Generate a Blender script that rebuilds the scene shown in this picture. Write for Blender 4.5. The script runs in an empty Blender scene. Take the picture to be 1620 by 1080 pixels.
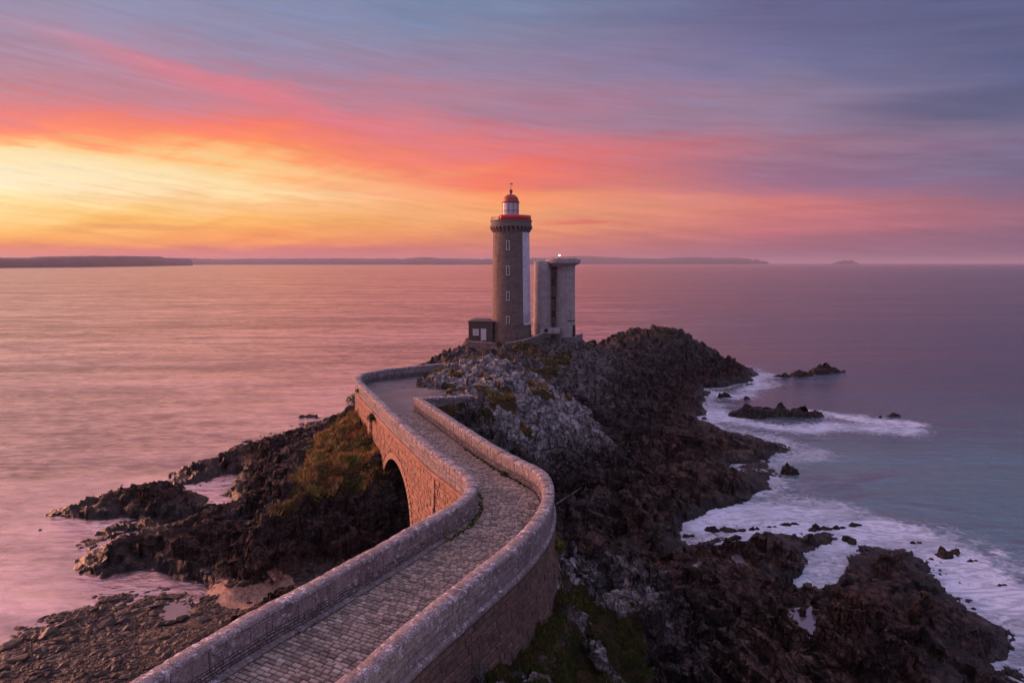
import bpy, math, random
import numpy as np
from mathutils import Vector

# ------------------------------------------------------------------ camera, sky, sun, exposure
F, HC = 1080.0, 24.0                      # focal length in 1620-px photo pixels, eye height above the sea
PITCH = math.atan2(540 - 416, F)
scene = bpy.context.scene
cam_d = bpy.data.cameras.new('camera'); cam = bpy.data.objects.new('camera', cam_d)
scene.collection.objects.link(cam)
cam.location = (0, 0, HC); cam.rotation_euler = (math.pi / 2 - PITCH, 0, 0)
cam_d.sensor_width = 36; cam_d.lens = 36 * F / 1620
cam_d.clip_start = 0.3; cam_d.clip_end = 200000
scene.camera = cam
scene.view_settings.view_transform = 'Standard'; scene.view_settings.look = 'None'
scene.view_settings.exposure = 0.42; scene.view_settings.gamma = 1
scene.cycles.max_bounces = 5; scene.cycles.diffuse_bounces = 2; scene.cycles.glossy_bounces = 2
scene.cycles.volume_bounces = 0; scene.cycles.sample_clamp_indirect = 3.0

SUN_AZ, SUN_EL = math.radians(-64), math.radians(7)      # azimuth from +Y towards +X
SUN_STRENGTH = 5.0

def lin(c):
    return tuple(((v / 255) / 12.92 if v <= 10 else ((v / 255 + .055) / 1.055) ** 2.4) for v in c)

class G:
    """tiny node-graph helper"""
    def __init__(s, nt): s.nt = nt; nt.nodes.clear()
    def n(s, t, **kw):
        nd = s.nt.nodes.new(t)
        for k, v in kw.items():
            if k.startswith('i_'): continue
            setattr(nd, k, v)
        return nd
    def put(s, nd, i, v):
        if v is None: return
        if isinstance(v, bpy.types.NodeSocket): s.nt.links.new(v, nd.inputs[i])
        else:
            if isinstance(v, (tuple, list)) and len(v) == 3 and len(nd.inputs[i].default_value) == 4: v = (*v, 1)
            nd.inputs[i].default_value = v
    def m(s, op, a, b=None, c=None, clamp=False):
        nd = s.n('ShaderNodeMath', operation=op, use_clamp=clamp)
        for i, v in enumerate((a, b, c)): s.put(nd, i, v)
        return nd.outputs[0]
    def vm(s, op, a, b=None):
        nd = s.n('ShaderNodeVectorMath', operation=op)
        s.put(nd, 0, a); s.put(nd, 1, b); return nd.outputs[0]
    def rng(s, v, a, b, c=0.0, d=1.0, smooth=True):
        nd = s.n('ShaderNodeMapRange', interpolation_type='SMOOTHSTEP' if smooth else 'LINEAR')
        for i, x in enumerate((v, a, b, c, d)): s.put(nd, i, x)
        return nd.outputs[0]
    def mix(s, f, a, b, blend='MIX'):
        nd = s.n('ShaderNodeMix', data_type='RGBA', blend_type=blend)
        s.put(nd, 0, f); s.put(nd, 6, a); s.put(nd, 7, b); return nd.outputs[2]
    def noise(s, vec, scale, detail=4, rough=.55, dist=0.0):
        nd = s.n('ShaderNodeTexNoise'); s.put(nd, 'Vector', vec)
        s.put(nd, 'Scale', scale); s.put(nd, 'Detail', detail); s.put(nd, 'Roughness', rough); s.put(nd, 'Distortion', dist)
        return nd.outputs[0]
    def vor(s, vec, scale, feature='F1', out=0, rand=1.0):
        nd = s.n('ShaderNodeTexVoronoi', feature=feature); s.put(nd, 'Vector', vec); s.put(nd, 'Scale', scale); s.put(nd, 'Randomness', rand)
        return nd.outputs[out]
    def comb(s, x, y, z):
        nd = s.n('ShaderNodeCombineXYZ'); s.put(nd, 0, x); s.put(nd, 1, y); s.put(nd, 2, z); return nd.outputs[0]
    def sep(s, v):
        nd = s.n('ShaderNodeSeparateXYZ'); s.put(nd, 0, v); return nd.outputs
    def attr(s, name, out=2):
        nd = s.n('ShaderNodeAttribute', attribute_name=name); return nd.outputs[out]
    def pos(s): return s.n('ShaderNodeNewGeometry').outputs['Position']
    def ramp(s, f, stops):
        nd = s.n('ShaderNodeValToRGB'); r = nd.color_ramp
        while len(r.elements) > 1: r.elements.remove(r.elements[-1])
        for i, (p, c) in enumerate(stops):
            e = r.elements[0] if i == 0 else r.elements.new(p)
            e.position = p; e.color = (*c, 1)
        s.put(nd, 0, f); return nd.outputs[0]
    def bump(s, h, strength=.5, dist=.05, normal=None):
        nd = s.n('ShaderNodeBump'); s.put(nd, 'Height', h); nd.inputs['Strength'].default_value = strength
        nd.inputs['Distance'].default_value = dist; s.put(nd, 'Normal', normal); return nd.outputs[0]

def make_world():
    w = bpy.data.worlds.new('World'); scene.world = w; w.use_nodes = True
    g = G(w.node_tree)
    D = g.n('ShaderNodeTexCoord').outputs['Generated']
    x, y, z = g.sep(D)[:3]
    az = g.m('MULTIPLY', g.m('ARCTAN2', x, y), 180 / math.pi)
    el = g.m('MULTIPLY', g.m('ARCSINE', z), 180 / math.pi)
    # high cloud sheet seen in perspective: streaks run in one direction over the land
    zz = g.m('MAXIMUM', g.m('ADD', z, .07), .03)
    cp = g.comb(g.m('DIVIDE', x, zz), g.m('DIVIDE', y, zz), 0.0)
    rot = g.n('ShaderNodeMapping'); g.put(rot, 'Vector', cp); rot.inputs['Rotation'].default_value = (0, 0, math.radians(-52)); rot.inputs['Scale'].default_value = (1, 1, 1)
    rs = g.sep(rot.outputs[0])
    st = g.comb(g.m('MULTIPLY', rs[0], .75), g.m('MULTIPLY', rs[1], .13), 0.0)
    n1 = g.noise(st, 1.3, 7, .58, .5)
    ab = g.comb(g.m('MULTIPLY', az, .035), g.m('MULTIPLY', g.m('ADD', el, g.m('MULTIPLY', az, .1)), .26), 3.0)
    n2 = g.noise(ab, 1.0, 7, .6, .7)
    ab3 = g.comb(g.m('MULTIPLY', az, .12), g.m('MULTIPLY', g.m('ADD', el, g.m('MULTIPLY', az, .06)), 1.1), 9.0)
    n3 = g.noise(ab3, 1.0, 6, .62, .4)
    warp = g.m('ADD', g.m('MULTIPLY', g.m('SUBTRACT', n1, .5), 5.0), g.m('MULTIPLY', g.m('SUBTRACT', n2, .5), 5.5))
    warp = g.m('ADD', warp, g.m('MULTIPLY', g.m('SUBTRACT', n3, .5), 2.4))
    wx = g.m('ADD', g.m('MULTIPLY', g.m('ADD', el, g.m('MULTIPLY', az, .13)), 2.6), g.m('MULTIPLY', n2, 6.0))
    n5 = g.noise(g.comb(g.m('MULTIPLY', az, .10), wx, 21.0), 1.0, 8, .66, .3)
    warp = g.m('ADD', warp, g.m('MULTIPLY', g.m('SUBTRACT', n5, .5), 2.2))
    lowfade = g.rng(el, 0.3, 7.0, .22, 1.0)
    e2 = g.m('ADD', el, g.m('MULTIPLY', warp, lowfade))
    f = g.m('DIVIDE', e2, 25.0, clamp=True)
    def stops(px, rows):
        out = []
        c, s_ = math.cos(PITCH), math.sin(PITCH)
        for yy, col in rows:
            d = Vector(((px - 810) / F, c - (yy - 540) / F * s_, -s_ - (yy - 540) / F * c)).normalized()
            out.append((max(0, min(1, math.degrees(math.asin(d.z)) / 25)), lin(col)))
        return sorted(out)
    cols = [
     (0,   [(0,(146,144,176)),(50,(160,142,170)),(100,(168,134,158)),(140,(190,128,142)),(170,(226,122,122)),(200,(252,134,104)),(225,(255,176,112)),(250,(255,226,168)),(285,(255,240,204)),(320,(255,226,160)),(350,(255,200,104)),(380,(252,166,66)),(395,(240,134,76)),(407,(218,116,98))]),
     (405, [(0,(132,138,172)),(60,(142,137,168)),(100,(165,130,156)),(130,(200,122,138)),(160,(198,126,142)),(185,(225,122,125)),(210,(250,122,102)),(240,(255,142,86)),(262,(255,196,124)),(290,(255,224,166)),(320,(250,192,126)),(350,(255,186,96)),(380,(250,154,76)),(395,(225,122,100)),(408,(204,110,110))]),
     (810, [(0,(110,128,162)),(50,(134,132,162)),(100,(148,128,158)),(160,(162,126,150)),(200,(182,122,142)),(230,(212,116,126)),(260,(240,112,100)),(285,(250,126,88)),(310,(252,156,98)),(335,(240,160,104)),(360,(234,145,96)),(385,(218,126,100)),(405,(198,108,108))]),
     (1215,[(0,(100,98,138)),(50,(108,104,144)),(100,(118,116,154)),(150,(134,120,150)),(200,(146,120,146)),(240,(158,112,134)),(270,(150,104,134)),(300,(186,112,128)),(330,(212,120,120)),(360,(192,108,116)),(390,(162,98,118)),(410,(142,92,118))]),
     (1620,[(0,(90,94,132)),(60,(86,90,128)),(110,(94,98,136)),(140,(84,90,126)),(170,(102,102,138)),(200,(118,112,142)),(250,(114,100,134)),(300,(128,98,128)),(340,(146,98,122)),(370,(130,94,122)),(400,(114,88,118)),(412,(108,86,118))]),
    ]
    azs = [math.degrees(math.atan2((px - 810) / F, 1.0)) for px, _ in cols]
    aw = g.m('ADD', az, g.m('MULTIPLY', g.m('SUBTRACT', n2, .5), 14.0))
    col = g.ramp(f, stops(*cols[0]))
    for i in range(1, 5):
        col = g.mix(g.rng(aw, azs[i-1], azs[i], smooth=False), col, g.ramp(f, stops(*cols[i])))
    # the evening side away from the glow
    back = g.ramp(g.m('DIVIDE', el, 90, clamp=True), [(0, lin((108, 92, 122))), (.12, lin((116, 104, 136))), (.4, lin((134, 130, 166))), (1, lin((178, 172, 208)))])
    over = g.ramp(g.m('DIVIDE', el, 90, clamp=True), [(0, lin((150, 138, 172))), (.25, lin((112, 108, 146))), (.5, lin((150, 144, 182))), (1, lin((182, 174, 208)))])
    col = g.mix(1.0, col, (.75, .75, .75), 'MULTIPLY')
    overL = g.ramp(g.m('DIVIDE', el, 90, clamp=True), [(0, lin((205, 150, 160))), (.25, lin((252, 166, 150))), (.36, lin((226, 156, 158))), (.52, lin((172, 146, 172))), (1, lin((178, 170, 206)))])
    over = g.mix(g.rng(az, -6, 26), overL, over)
    col = g.mix(g.rng(el, 20.3, 29), col, over)
    aaz = g.m('ABSOLUTE', g.m('ADD', az, 22.0))
    col = g.mix(g.rng(aaz, 62, 120), col, back)
    # slate cloud bank on the right, rosy streak on the left, thin low clouds
    def blob(a0, e0, ra, re, tilt, lo=.35, hi=1.0, nz=None):
        da = g.m('SUBTRACT', az, a0); de = g.m('SUBTRACT', g.m('SUBTRACT', el, e0), g.m('MULTIPLY', da, tilt))
        r = g.m('SQRT', g.m('ADD', g.m('POWER', g.m('DIVIDE', g.m('ABSOLUTE', da), ra), 2.0), g.m('POWER', g.m('DIVIDE', g.m('ABSOLUTE', de), re), 2.0)))
        r = g.m('ADD', r, g.m('MULTIPLY', g.m('SUBTRACT', nz if nz else n2, .5), 2.4))
        return g.rng(r, hi, lo, 0.0, 1.0)
    col = g.mix(g.m('MULTIPLY', blob(40, 10.6, 17, 1.9, .02, .1, 1.1), .8), col, tuple(.75 * c_ for c_ in lin((84, 88, 124))))
    col = g.mix(g.m('MULTIPLY', blob(34, 16.5, 20, 3.2, -.05, .1, 1.1), .65), col, tuple(.75 * c_ for c_ in lin((88, 92, 130))))
    col = g.mix(g.m('MULTIPLY', blob(-16, 11.6, 17, 1.1, -.22, .0, 1.2), .75), col, tuple(.75 * c_ for c_ in lin((222, 120, 134))))
    col = g.mix(g.m('MULTIPLY', blob(6, 12.5, 12, 1.4, .12, .0, 1.2), .4), col, tuple(.75 * c_ for c_ in lin((175, 118, 145))))
    col = g.mix(g.m('MULTIPLY', blob(-28, 2.6, 7, .28, .01, .2, 1.0, n3), .55), col, tuple(.75 * c_ for c_ in lin((232, 150, 88))))
    col = g.mix(g.m('MULTIPLY', blob(5.2, 3.3, 4.0, .32, .03, .2, 1.0, n3), .7), col, tuple(.75 * c_ for c_ in lin((222, 104, 92))))
    col = g.mix(g.m('MULTIPLY', blob(-17, .75, 26, .5, 0, .3, 1.2, n3), .55), col, tuple(.75 * c_ for c_ in lin((214, 112, 108))))
    wis = g.m('ADD', 1.0, g.m('ADD', g.m('MULTIPLY', g.m('SUBTRACT', n3, .5), .34), g.m('ADD', g.m('MULTIPLY', g.m('SUBTRACT', n1, .5), .2), g.m('MULTIPLY', g.m('SUBTRACT', n5, .5), .38))))
    col = g.mix(1.0, col, g.comb(wis, wis, g.m('POWER', wis, 1.1)), 'MULTIPLY')
    # a little physical dusk sky underneath the clouds
    sk = g.n('ShaderNodeTexSky', sky_type='NISHITA'); sk.sun_disc = False
    sk.sun_elevation = SUN_EL; sk.sun_rotation = SUN_AZ
    sky = g.mix(1.0, g.mix(1.0, sk.outputs[0], (.004, .004, .004), 'MULTIPLY'), col, 'ADD')
    bg = g.n('ShaderNodeBackground'); g.put(bg, 0, sky); bg.inputs[1].default_value = 1.0
    out = g.n('ShaderNodeOutputWorld'); w.node_tree.links.new(bg.outputs[0], out.inputs[0])
make_world()

sun_d = bpy.data.lights.new('sun', 'SUN'); sun = bpy.data.objects.new('sun', sun_d); scene.collection.objects.link(sun)
sun_d.energy = SUN_STRENGTH; sun_d.angle = math.radians(28); sun_d.color = (1.0, .40, .26)
sd = Vector((math.sin(SUN_AZ) * math.cos(SUN_EL), math.cos(SUN_AZ) * math.cos(SUN_EL), math.sin(SUN_EL)))
sun.rotation_euler = sd.to_track_quat('Z', 'Y').to_euler()

# ------------------------------------------------------------------ helpers
rnd = random.Random(7); nr = np.random.default_rng(7)
CP, SP = math.cos(PITCH), math.sin(PITCH)
def at(px, py, z):                       # survey: photo pixel + height above the sea -> point of the place
    dx = (px - 810) / F; dy = -(py - 540) / F
    d = (dx, CP + dy * SP, -SP + dy * CP); t = (z - HC) / d[2]
    return np.array([d[0] * t, d[1] * t, z])
def atY(px, py, Y):
    dx = (px - 810) / F; dy = -(py - 540) / F
    d = (dx, CP + dy * SP, -SP + dy * CP); t = Y / d[1]
    return np.array([d[0] * t, Y, HC + d[2] * t])

def link(o, parent=None):
    scene.collection.objects.link(o)
    if parent is not None: o.parent = parent
    return o
def mesh_obj(name, V, Fc, mat, parent=None, smooth=False, attrs=None, origin=None):
    me = bpy.data.meshes.new(name)
    V = np.asarray(V, dtype=np.float64)
    if origin is None and parent is None: origin = (0, 0, 0)
    if origin is not None: V = V - np.asarray(origin)
    if isinstance(Fc, np.ndarray):
        k = Fc.shape[1]; me.vertices.add(len(V)); me.vertices.foreach_set('co', V.astype(np.float32).ravel())
        me.loops.add(Fc.size); me.loops.foreach_set('vertex_index', Fc.astype(np.int32).ravel())
        me.polygons.add(len(Fc)); me.polygons.foreach_set('loop_start', np.arange(0, Fc.size, k, dtype=np.int32))
        me.update(calc_edges=True)
    else:
        me.from_pydata([tuple(v) for v in V], [], Fc); me.update()
    me.polygons.foreach_set('use_smooth', np.full(len(me.polygons), smooth))
    for k, a in (attrs or {}).items():
        at_ = me.attributes.new(k, 'FLOAT', 'POINT'); at_.data.foreach_set('value', np.asarray(a, dtype=np.float32))
    me.materials.append(mat)
    o = bpy.data.objects.new(name, me)
    if origin is not None: o.location = origin
    return link(o, parent)
def empty(name, loc=(0, 0, 0)):
    o = bpy.data.objects.new(name, None); o.location = loc; return link(o)
def tag(o, label=None, cat=None, group=None, kind=None):
    if label: o['label'] = label
    if cat: o['category'] = cat
    if group: o['group'] = group
    if kind: o['kind'] = kind
    return o

class MB:
    """collects shapes into one mesh"""
    def __init__(s): s.v = []; s.f = []; s.r = []
    def add(s, vs, fs, r=0.5):
        b = len(s.v); s.v += [tuple(v) for v in vs]; s.f += [tuple(i + b for i in f) for f in fs]; s.r += [r] * len(vs)
    def box(s, c, size, rz=0, r=.5, top=1.0):
        hx, hy, hz = size[0] / 2, size[1] / 2, size[2] / 2; ca, sa = math.cos(rz), math.sin(rz); vs = []
        for z in (-1, 1):
            k = top if z > 0 else 1
            for x, y in ((-1, -1), (1, -1), (1, 1), (-1, 1)):
                X, Y = x * hx * k, y * hy * k; vs.append((c[0] + X * ca - Y * sa, c[1] + X * sa + Y * ca, c[2] + z * hz))
        s.add(vs, [(0, 3, 2, 1), (4, 5, 6, 7), (0, 1, 5, 4), (1, 2, 6, 5), (2, 3, 7, 6), (3, 0, 4, 7)], r)
    def tube(s, a, b, ra, rb=None, n=10, cap=True):
        a = Vector(a); b = Vector(b); rb = ra if rb is None else rb; d = (b - a).normalized()
        u = d.orthogonal().normalized(); w = d.cross(u); vs = []
        for p, rr in ((a, ra), (b, rb)):
            for i in range(n):
                t = 2 * math.pi * i / n; vs.append(p + u * (math.cos(t) * rr) + w * (math.sin(t) * rr))
        fs = [(i, (i + 1) % n, n + (i + 1) % n, n + i) for i in range(n)]
        if cap: fs += [tuple(range(n))[::-1], tuple(range(n, 2 * n))]
        s.add(vs, fs)
    def lathe(s, c, prof, n=48, a0=0.0, a1=2 * math.pi, closed=None, sx=1.0, sy=1.0):
        full = abs(a1 - a0 - 2 * math.pi) < 1e-6; m = n if full else n + 1; vs = []
        for r_, z in prof:
            for i in range(m):
                t = a0 + (a1 - a0) * i / n; vs.append((c[0] + math.cos(t) * r_ * sx, c[1] + math.sin(t) * r_ * sy, c[2] + z))
        fs = []
        K = len(prof); rng_ = range(K if closed else K - 1)
        for k in rng_:
            k2 = (k + 1) % K
            for i in range(n):
                j = (i + 1) % m; fs.append((k * m + i, k * m + j, k2 * m + j, k2 * m + i))
        if not full and closed:
            fs.append(tuple(k * m for k in range(K))); fs.append(tuple(k * m + n for k in range(K))[::-1])
        s.add(vs, fs)
    def build(s, name, mat, parent=None, smooth=False, origin=None):
        o = mesh_obj(name, s.v, s.f, mat, parent, smooth, {'rnd': s.r}, origin); return o

# numpy noise -----------------------------------------------------
def _h(ix, iy, iz, k):
    n = (ix.astype(np.int64) * 374761393 + iy.astype(np.int64) * 668265263 + iz.astype(np.int64) * 2147483647 + k * 1274126177) & 0xFFFFFFFF
    n = ((n ^ (n >> 13)) * 1274126177) & 0xFFFFFFFF; n = ((n ^ (n >> 16)) * 2246822519) & 0xFFFFFFFF
    return ((n ^ (n >> 15)) & 0xFFFFFF) / float(0xFFFFFF)
def vnoise(P, k=0):
    i = np.floor(P); f = P - i; f = f * f * f * (f * (f * 6 - 15) + 10); i = i.astype(np.int64); r = 0
    for dx in (0, 1):
        for dy in (0, 1):
            for dz in (0, 1):
                w = (f[:, 0] if dx else 1 - f[:, 0]) * (f[:, 1] if dy else 1 - f[:, 1]) * (f[:, 2] if dz else 1 - f[:, 2])
                r = r + w * _h(i[:, 0] + dx, i[:, 1] + dy, i[:, 2] + dz, k)
    return r * 2 - 1
def fbm(P, o=4, g=.5, k=0):
    r = 0; a = 1.0; Q = P.copy()
    for j in range(o):
        r = r + a * vnoise(Q, k + j); Q = Q * 2.03 + 11.7; a *= g
    return r
def ridged(P, o=4, k=0):
    r = 0; a = 1.0; Q = P.copy()
    for j in range(o):
        r = r + a * (1 - np.abs(vnoise(Q, k + j)) * 2); Q = Q * 2.07 + 5.3; a *= .5
    return r
def worley(P, k=0):
    i = np.floor(P).astype(np.int64); n = len(P)
    F1 = np.full(n, 9.0); F2 = np.full(n, 9.0); R = np.zeros((n, 4)); C = np.zeros((n, 3))
    for dx in (-1, 0, 1):
        for dy in (-1, 0, 1):
            for dz in (-1, 0, 1):
                a, b, c = i[:, 0] + dx, i[:, 1] + dy, i[:, 2] + dz
                px = a + _h(a, b, c, k); py = b + _h(a, b, c, k + 1); pz = c + _h(a, b, c, k + 2)
                d = np.sqrt((px - P[:, 0]) ** 2 + (py - P[:, 1]) ** 2 + (pz - P[:, 2]) ** 2)
                m = d < F1
                F2 = np.where(m, F1, np.minimum(F2, d)); F1 = np.where(m, d, F1)
                C[m] = np.stack([px, py, pz], 1)[m]
                for q in range(4): R[m, q] = _h(a[m], b[m], c[m], k + 5 + q)
    return F1, F2, R, C
def blocky(P, k, tilt=.9):
    F1, F2, R, C = worley(P, k); D = P - C
    h = (R[:, 3] - .5) + ((R[:, :3] - .5) * D).sum(1) * 2 * tilt
    crack = np.clip((F2 - F1) / .12, 0, 1)
    return h - .35 * (1 - crack), crack, R[:, 0]
STR = np.array([[.80, .52, .30], [-.55, .83, .05], [-.22, -.20, .95]])      # strata frame
def sstep(x, a, b): t = np.clip((x - a) / (b - a), 0, 1); return t * t * (3 - 2 * t)
def in_poly(P, poly):
    x, y = P[:, 0], P[:, 1]; r = np.zeros(len(P), bool); n = len(poly)
    for i in range(n):
        x1, y1 = poly[i][:2]; x2, y2 = poly[(i + 1) % n][:2]
        c = ((y1 > y) != (y2 > y)) & (x < (x2 - x1) * (y - y1) / (y2 - y1 + 1e-12) + x1); r ^= c
    return r
def seg_dist(P, poly, closed=True):
    d = np.full(len(P), 1e9); n = len(poly)
    for i in range(n if closed else n - 1):
        a = np.array(poly[i][:2]); b = np.array(poly[(i + 1) % n][:2]); ab = b - a
        t = np.clip(((P[:, :2] - a) @ ab) / (ab @ ab + 1e-12), 0, 1)
        d = np.minimum(d, np.hypot(P[:, 0] - a[0] - t * ab[0], P[:, 1] - a[1] - t * ab[1]))
    return d
def soft_poly(P, poly, w, nz=0):
    d = seg_dist(P, poly); s = np.where(in_poly(P, poly), d, -d) + nz
    return sstep(s, -w, w)

# ------------------------------------------------------------------ materials
def new_mat(name):
    m = bpy.data.materials.new(name); m.use_nodes = True; return m, G(m.node_tree)
def finish(m, g, **kw):
    b = g.n('ShaderNodeBsdfPrincipled'); o = g.n('ShaderNodeOutputMaterial')
    for k, v in kw.items(): g.put(b, {'col': 'Base Color', 'rough': 'Roughness', 'nor': 'Normal', 'spec': 'Specular IOR Level', 'emit': 'Emission Color', 'es': 'Emission Strength', 'ior': 'IOR', 'metal': 'Metallic'}[k], v)
    m.node_tree.links.new(b.outputs[0], o.inputs[0]); return m
def stone_mat(name, c1, c2, lichen=.35, lc=(.5, .48, .5), dark=(.05, .045, .05), stain=.5, rough=.85, bumpd=.035):
    m, g = new_mat(name); P = g.pos(); r = g.attr('rnd')
    a = g.noise(P, 1.1, 5, .6); b = g.noise(P, 9, 5, .65); c = g.noise(P, 40, 3, .6)
    r = g.m('ADD', .2, g.m('MULTIPLY', r, .6))
    col = g.mix(g.m('ADD', g.m('MULTIPLY', r, .7), g.m('MULTIPLY', a, .4), clamp=True), c1, c2)
    col = g.mix(g.rng(b, .3, .7, .0, .5), col, g.mix(.5, col, dark))
    col = g.mix(g.m('MULTIPLY', g.rng(a, .5, .68), stain), col, dark)
    zx = g.n('ShaderNodeMapping'); g.put(zx, 'Vector', P); zx.inputs['Scale'].default_value = (3.5, 3.5, .7)
    run = g.noise(zx.outputs[0], 1.6, 5, .7)
    col = g.mix(g.m('MULTIPLY', g.rng(run, .50, .68), .55 * min(1, stain * 2)), col, dark)
    l = g.m('MULTIPLY', g.rng(g.noise(P, 4.2, 7, .75, .3), .53, .60), g.rng(a, .35, .6))
    l = g.m('MAXIMUM', l, g.m('MULTIPLY', g.rng(g.noise(P, 17, 6, .8), .53, .62), g.rng(g.noise(P, .9, 3, .6), .36, .58)))
    col = g.mix(g.m('MULTIPLY', l, lichen * 1.5, clamp=True), col, lc)
    col = g.mix(g.m('MULTIPLY', g.rng(g.noise(P, 10, 7, .8), .53, .62), .85), col, dark)
    nor = g.bump(g.m('ADD', g.m('MULTIPLY', b, .7), g.m('MULTIPLY', c, .4)), .8, bumpd)
    return finish(m, g, col=col, rough=rough, nor=nor, spec=.25)
def plain(name, c, rough=.7, var=.25, scale=6, metal=0.0):
    m, g = new_mat(name); P = g.pos(); n = g.noise(P, scale, 5, .65)
    col = g.mix(g.rng(n, .3, .7), tuple(v * (1 - var) for v in c), tuple(min(1, v * (1 + var)) for v in c))
    return finish(m, g, col=col, rough=rough, nor=g.bump(n, .3, .01), metal=metal)

def rock_material():
    m, g = new_mat('headland rock'); P = g.pos()
    hz = g.attr('hgt'); gr = g.attr('grass'); sa = g.attr('sand'); br = g.attr('brown'); cr = g.attr('crack'); bl = g.attr('cell')
    lp = g.attr('pale')
    st = g.n('ShaderNodeMapping'); g.put(st, 'Vector', P); st.inputs['Rotation'].default_value = (.3, .25, .6); st.inputs['Scale'].default_value = (1, .35, 2.2)
    nS = g.noise(st.outputs[0], 1.0, 8, .68, .4); n1 = g.noise(P, .5, 6, .6); n2 = g.noise(P, 3.5, 8, .72); n3 = g.noise(P, 18, 5, .7)
    sx = g.n('ShaderNodeMapping'); g.put(sx, 'Vector', g.vm('ADD', P, g.comb(g.m('MULTIPLY', n1, 1.6), g.m('MULTIPLY', n2, .5), g.m('MULTIPLY', n2, .6)))); sx.inputs['Rotation'].default_value = (.25, .3, -.55); sx.inputs['Scale'].default_value = (1.0, .42, 1.5)
    v1 = g.vor(sx.outputs[0], .75, 'DISTANCE_TO_EDGE'); v2 = g.vor(sx.outputs[0], 2.3, 'DISTANCE_TO_EDGE')
    ck = g.m('MULTIPLY', g.rng(v1, .0, .05, .2, 1), g.rng(v2, .0, .06, .55, 1))
    cellr = g.sep(g.vor(sx.outputs[0], 2.3, 'F1', 1))[0]
    hl = g.rng(g.noise(P, 5.5, 8, .8), .51, .66)  # crisp pale patches in the colour stand in for rock highlights
    low = g.mix(g.rng(nS, .38, .62), (.016, .011, .010), (.115, .066, .052))
    low = g.mix(g.m('MULTIPLY', hl, .8), low, (.20, .135, .11))
    brown = g.mix(g.rng(nS, .36, .64), (.045, .028, .022), (.21, .13, .10)); brown = g.mix(g.m('MULTIPLY', hl, .6), brown, (.42, .30, .24))
    low = g.mix(g.m('MULTIPLY', br, g.rng(n1, .3, .55, .35, 1.0)), low, brown)
    midc = g.mix(g.rng(nS, .36, .64), (.015, .012, .012), (.11, .076, .064)); midc = g.mix(g.m('MULTIPLY', hl, .75), midc, (.25, .21, .21))
    grey = g.mix(g.rng(nS, .34, .64), (.15, .128, .122), (.38, .335, .325))
    grey = g.mix(g.rng(n2, .46, .62, 0.0, .65), grey, (.12, .09, .065))
    grey = g.mix(g.rng(g.noise(P, 1.4, 7, .7), .46, .60), grey, (.52, .485, .49))
    grey = g.mix(g.m('MULTIPLY', hl, .35), grey, (.62, .60, .64))
    grey = g.mix(g.rng(g.noise(P, 2.2, 5, .7), .6, .68, 0, .6), grey, (.17, .15, .035))
    hh = g.m('ADD', hz, g.m('MULTIPLY', g.m('SUBTRACT', n1, .5), 4.0))
    col = g.mix(g.rng(hh, 1.8, 3.6), low, midc)
    col = g.mix(g.m('MULTIPLY', g.rng(hh, 4.2, 7.2), lp), col, grey)
    col = g.mix(g.m('MULTIPLY', g.m('MULTIPLY', g.rng(n2, .56, .66), g.rng(hh, 2.5, 5.0)), g.m('MULTIPLY', lp, .8)), col, (.50, .48, .52))
    col = g.mix(g.m('MULTIPLY', g.rng(hh, 1.3, .1), .7), col, (.010, .008, .008))
    col = g.mix(g.m('MULTIPLY', g.rng(cellr, .3, .9), g.m('SUBTRACT', .4, g.m('MULTIPLY', lp, .25))), col, g.mix(.5, col, (0.0, 0.0, 0.0)))
    col = g.mix(g.m('MULTIPLY', g.m('SUBTRACT', 1.0, ck), g.m('SUBTRACT', 1.0, g.m('MAXIMUM', gr, g.m('MAXIMUM', sa, g.attr('beach'))))), col, (.012, .010, .010))
    # pale salt and shell specks near the water
    col = g.mix(g.m('MULTIPLY', g.rng(n3, .68, .76), .25), col, (.3, .27, .27))
    grass = g.mix(g.rng(g.noise(P, .8, 6, .7), .4, .62), (.04, .042, .015), (.085, .05, .022))
    col = g.mix(g.rng(g.m('ADD', gr, g.m('MULTIPLY', g.m('SUBTRACT', n2, .5), .8)), .4, .6), col, grass)
    col = g.mix(g.attr('beach'), col, g.mix(g.rng(n3, .3, .7), (.05, .035, .028), (.17, .125, .10)))
    sand = g.mix(g.rng(n3, .3, .7), (.30, .18, .13), (.52, .32, .24))
    col = g.mix(g.rng(g.m('ADD', sa, g.m('MULTIPLY', g.m('SUBTRACT', n2, .5), .9)), .4, .55), col, sand)
    col = g.mix(g.attr('path'), col, g.mix(n2, (.14, .10, .085), (.24, .18, .16)))
    col = g.mix(g.m('MULTIPLY', g.m('SUBTRACT', 1.0, cr), .75), col, (.012, .01, .01))
    wet = g.rng(hz, 1.6, .2)
    rough = g.m('SUBTRACT', .85, g.m('MULTIPLY', wet, .45))
    b1 = g.bump(g.m('ADD', g.m('ADD', nS, g.m('MULTIPLY', n2, .6)), g.m('MULTIPLY', ck, .7)), 1.0, .17)
    b2 = g.bump(n3, .7, .06, b1)
    return finish(m, g, col=col, rough=rough, nor=b2, spec=g.m('ADD', .12, g.m('MULTIPLY', wet, .3)))
M_ROCK = rock_material()

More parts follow.
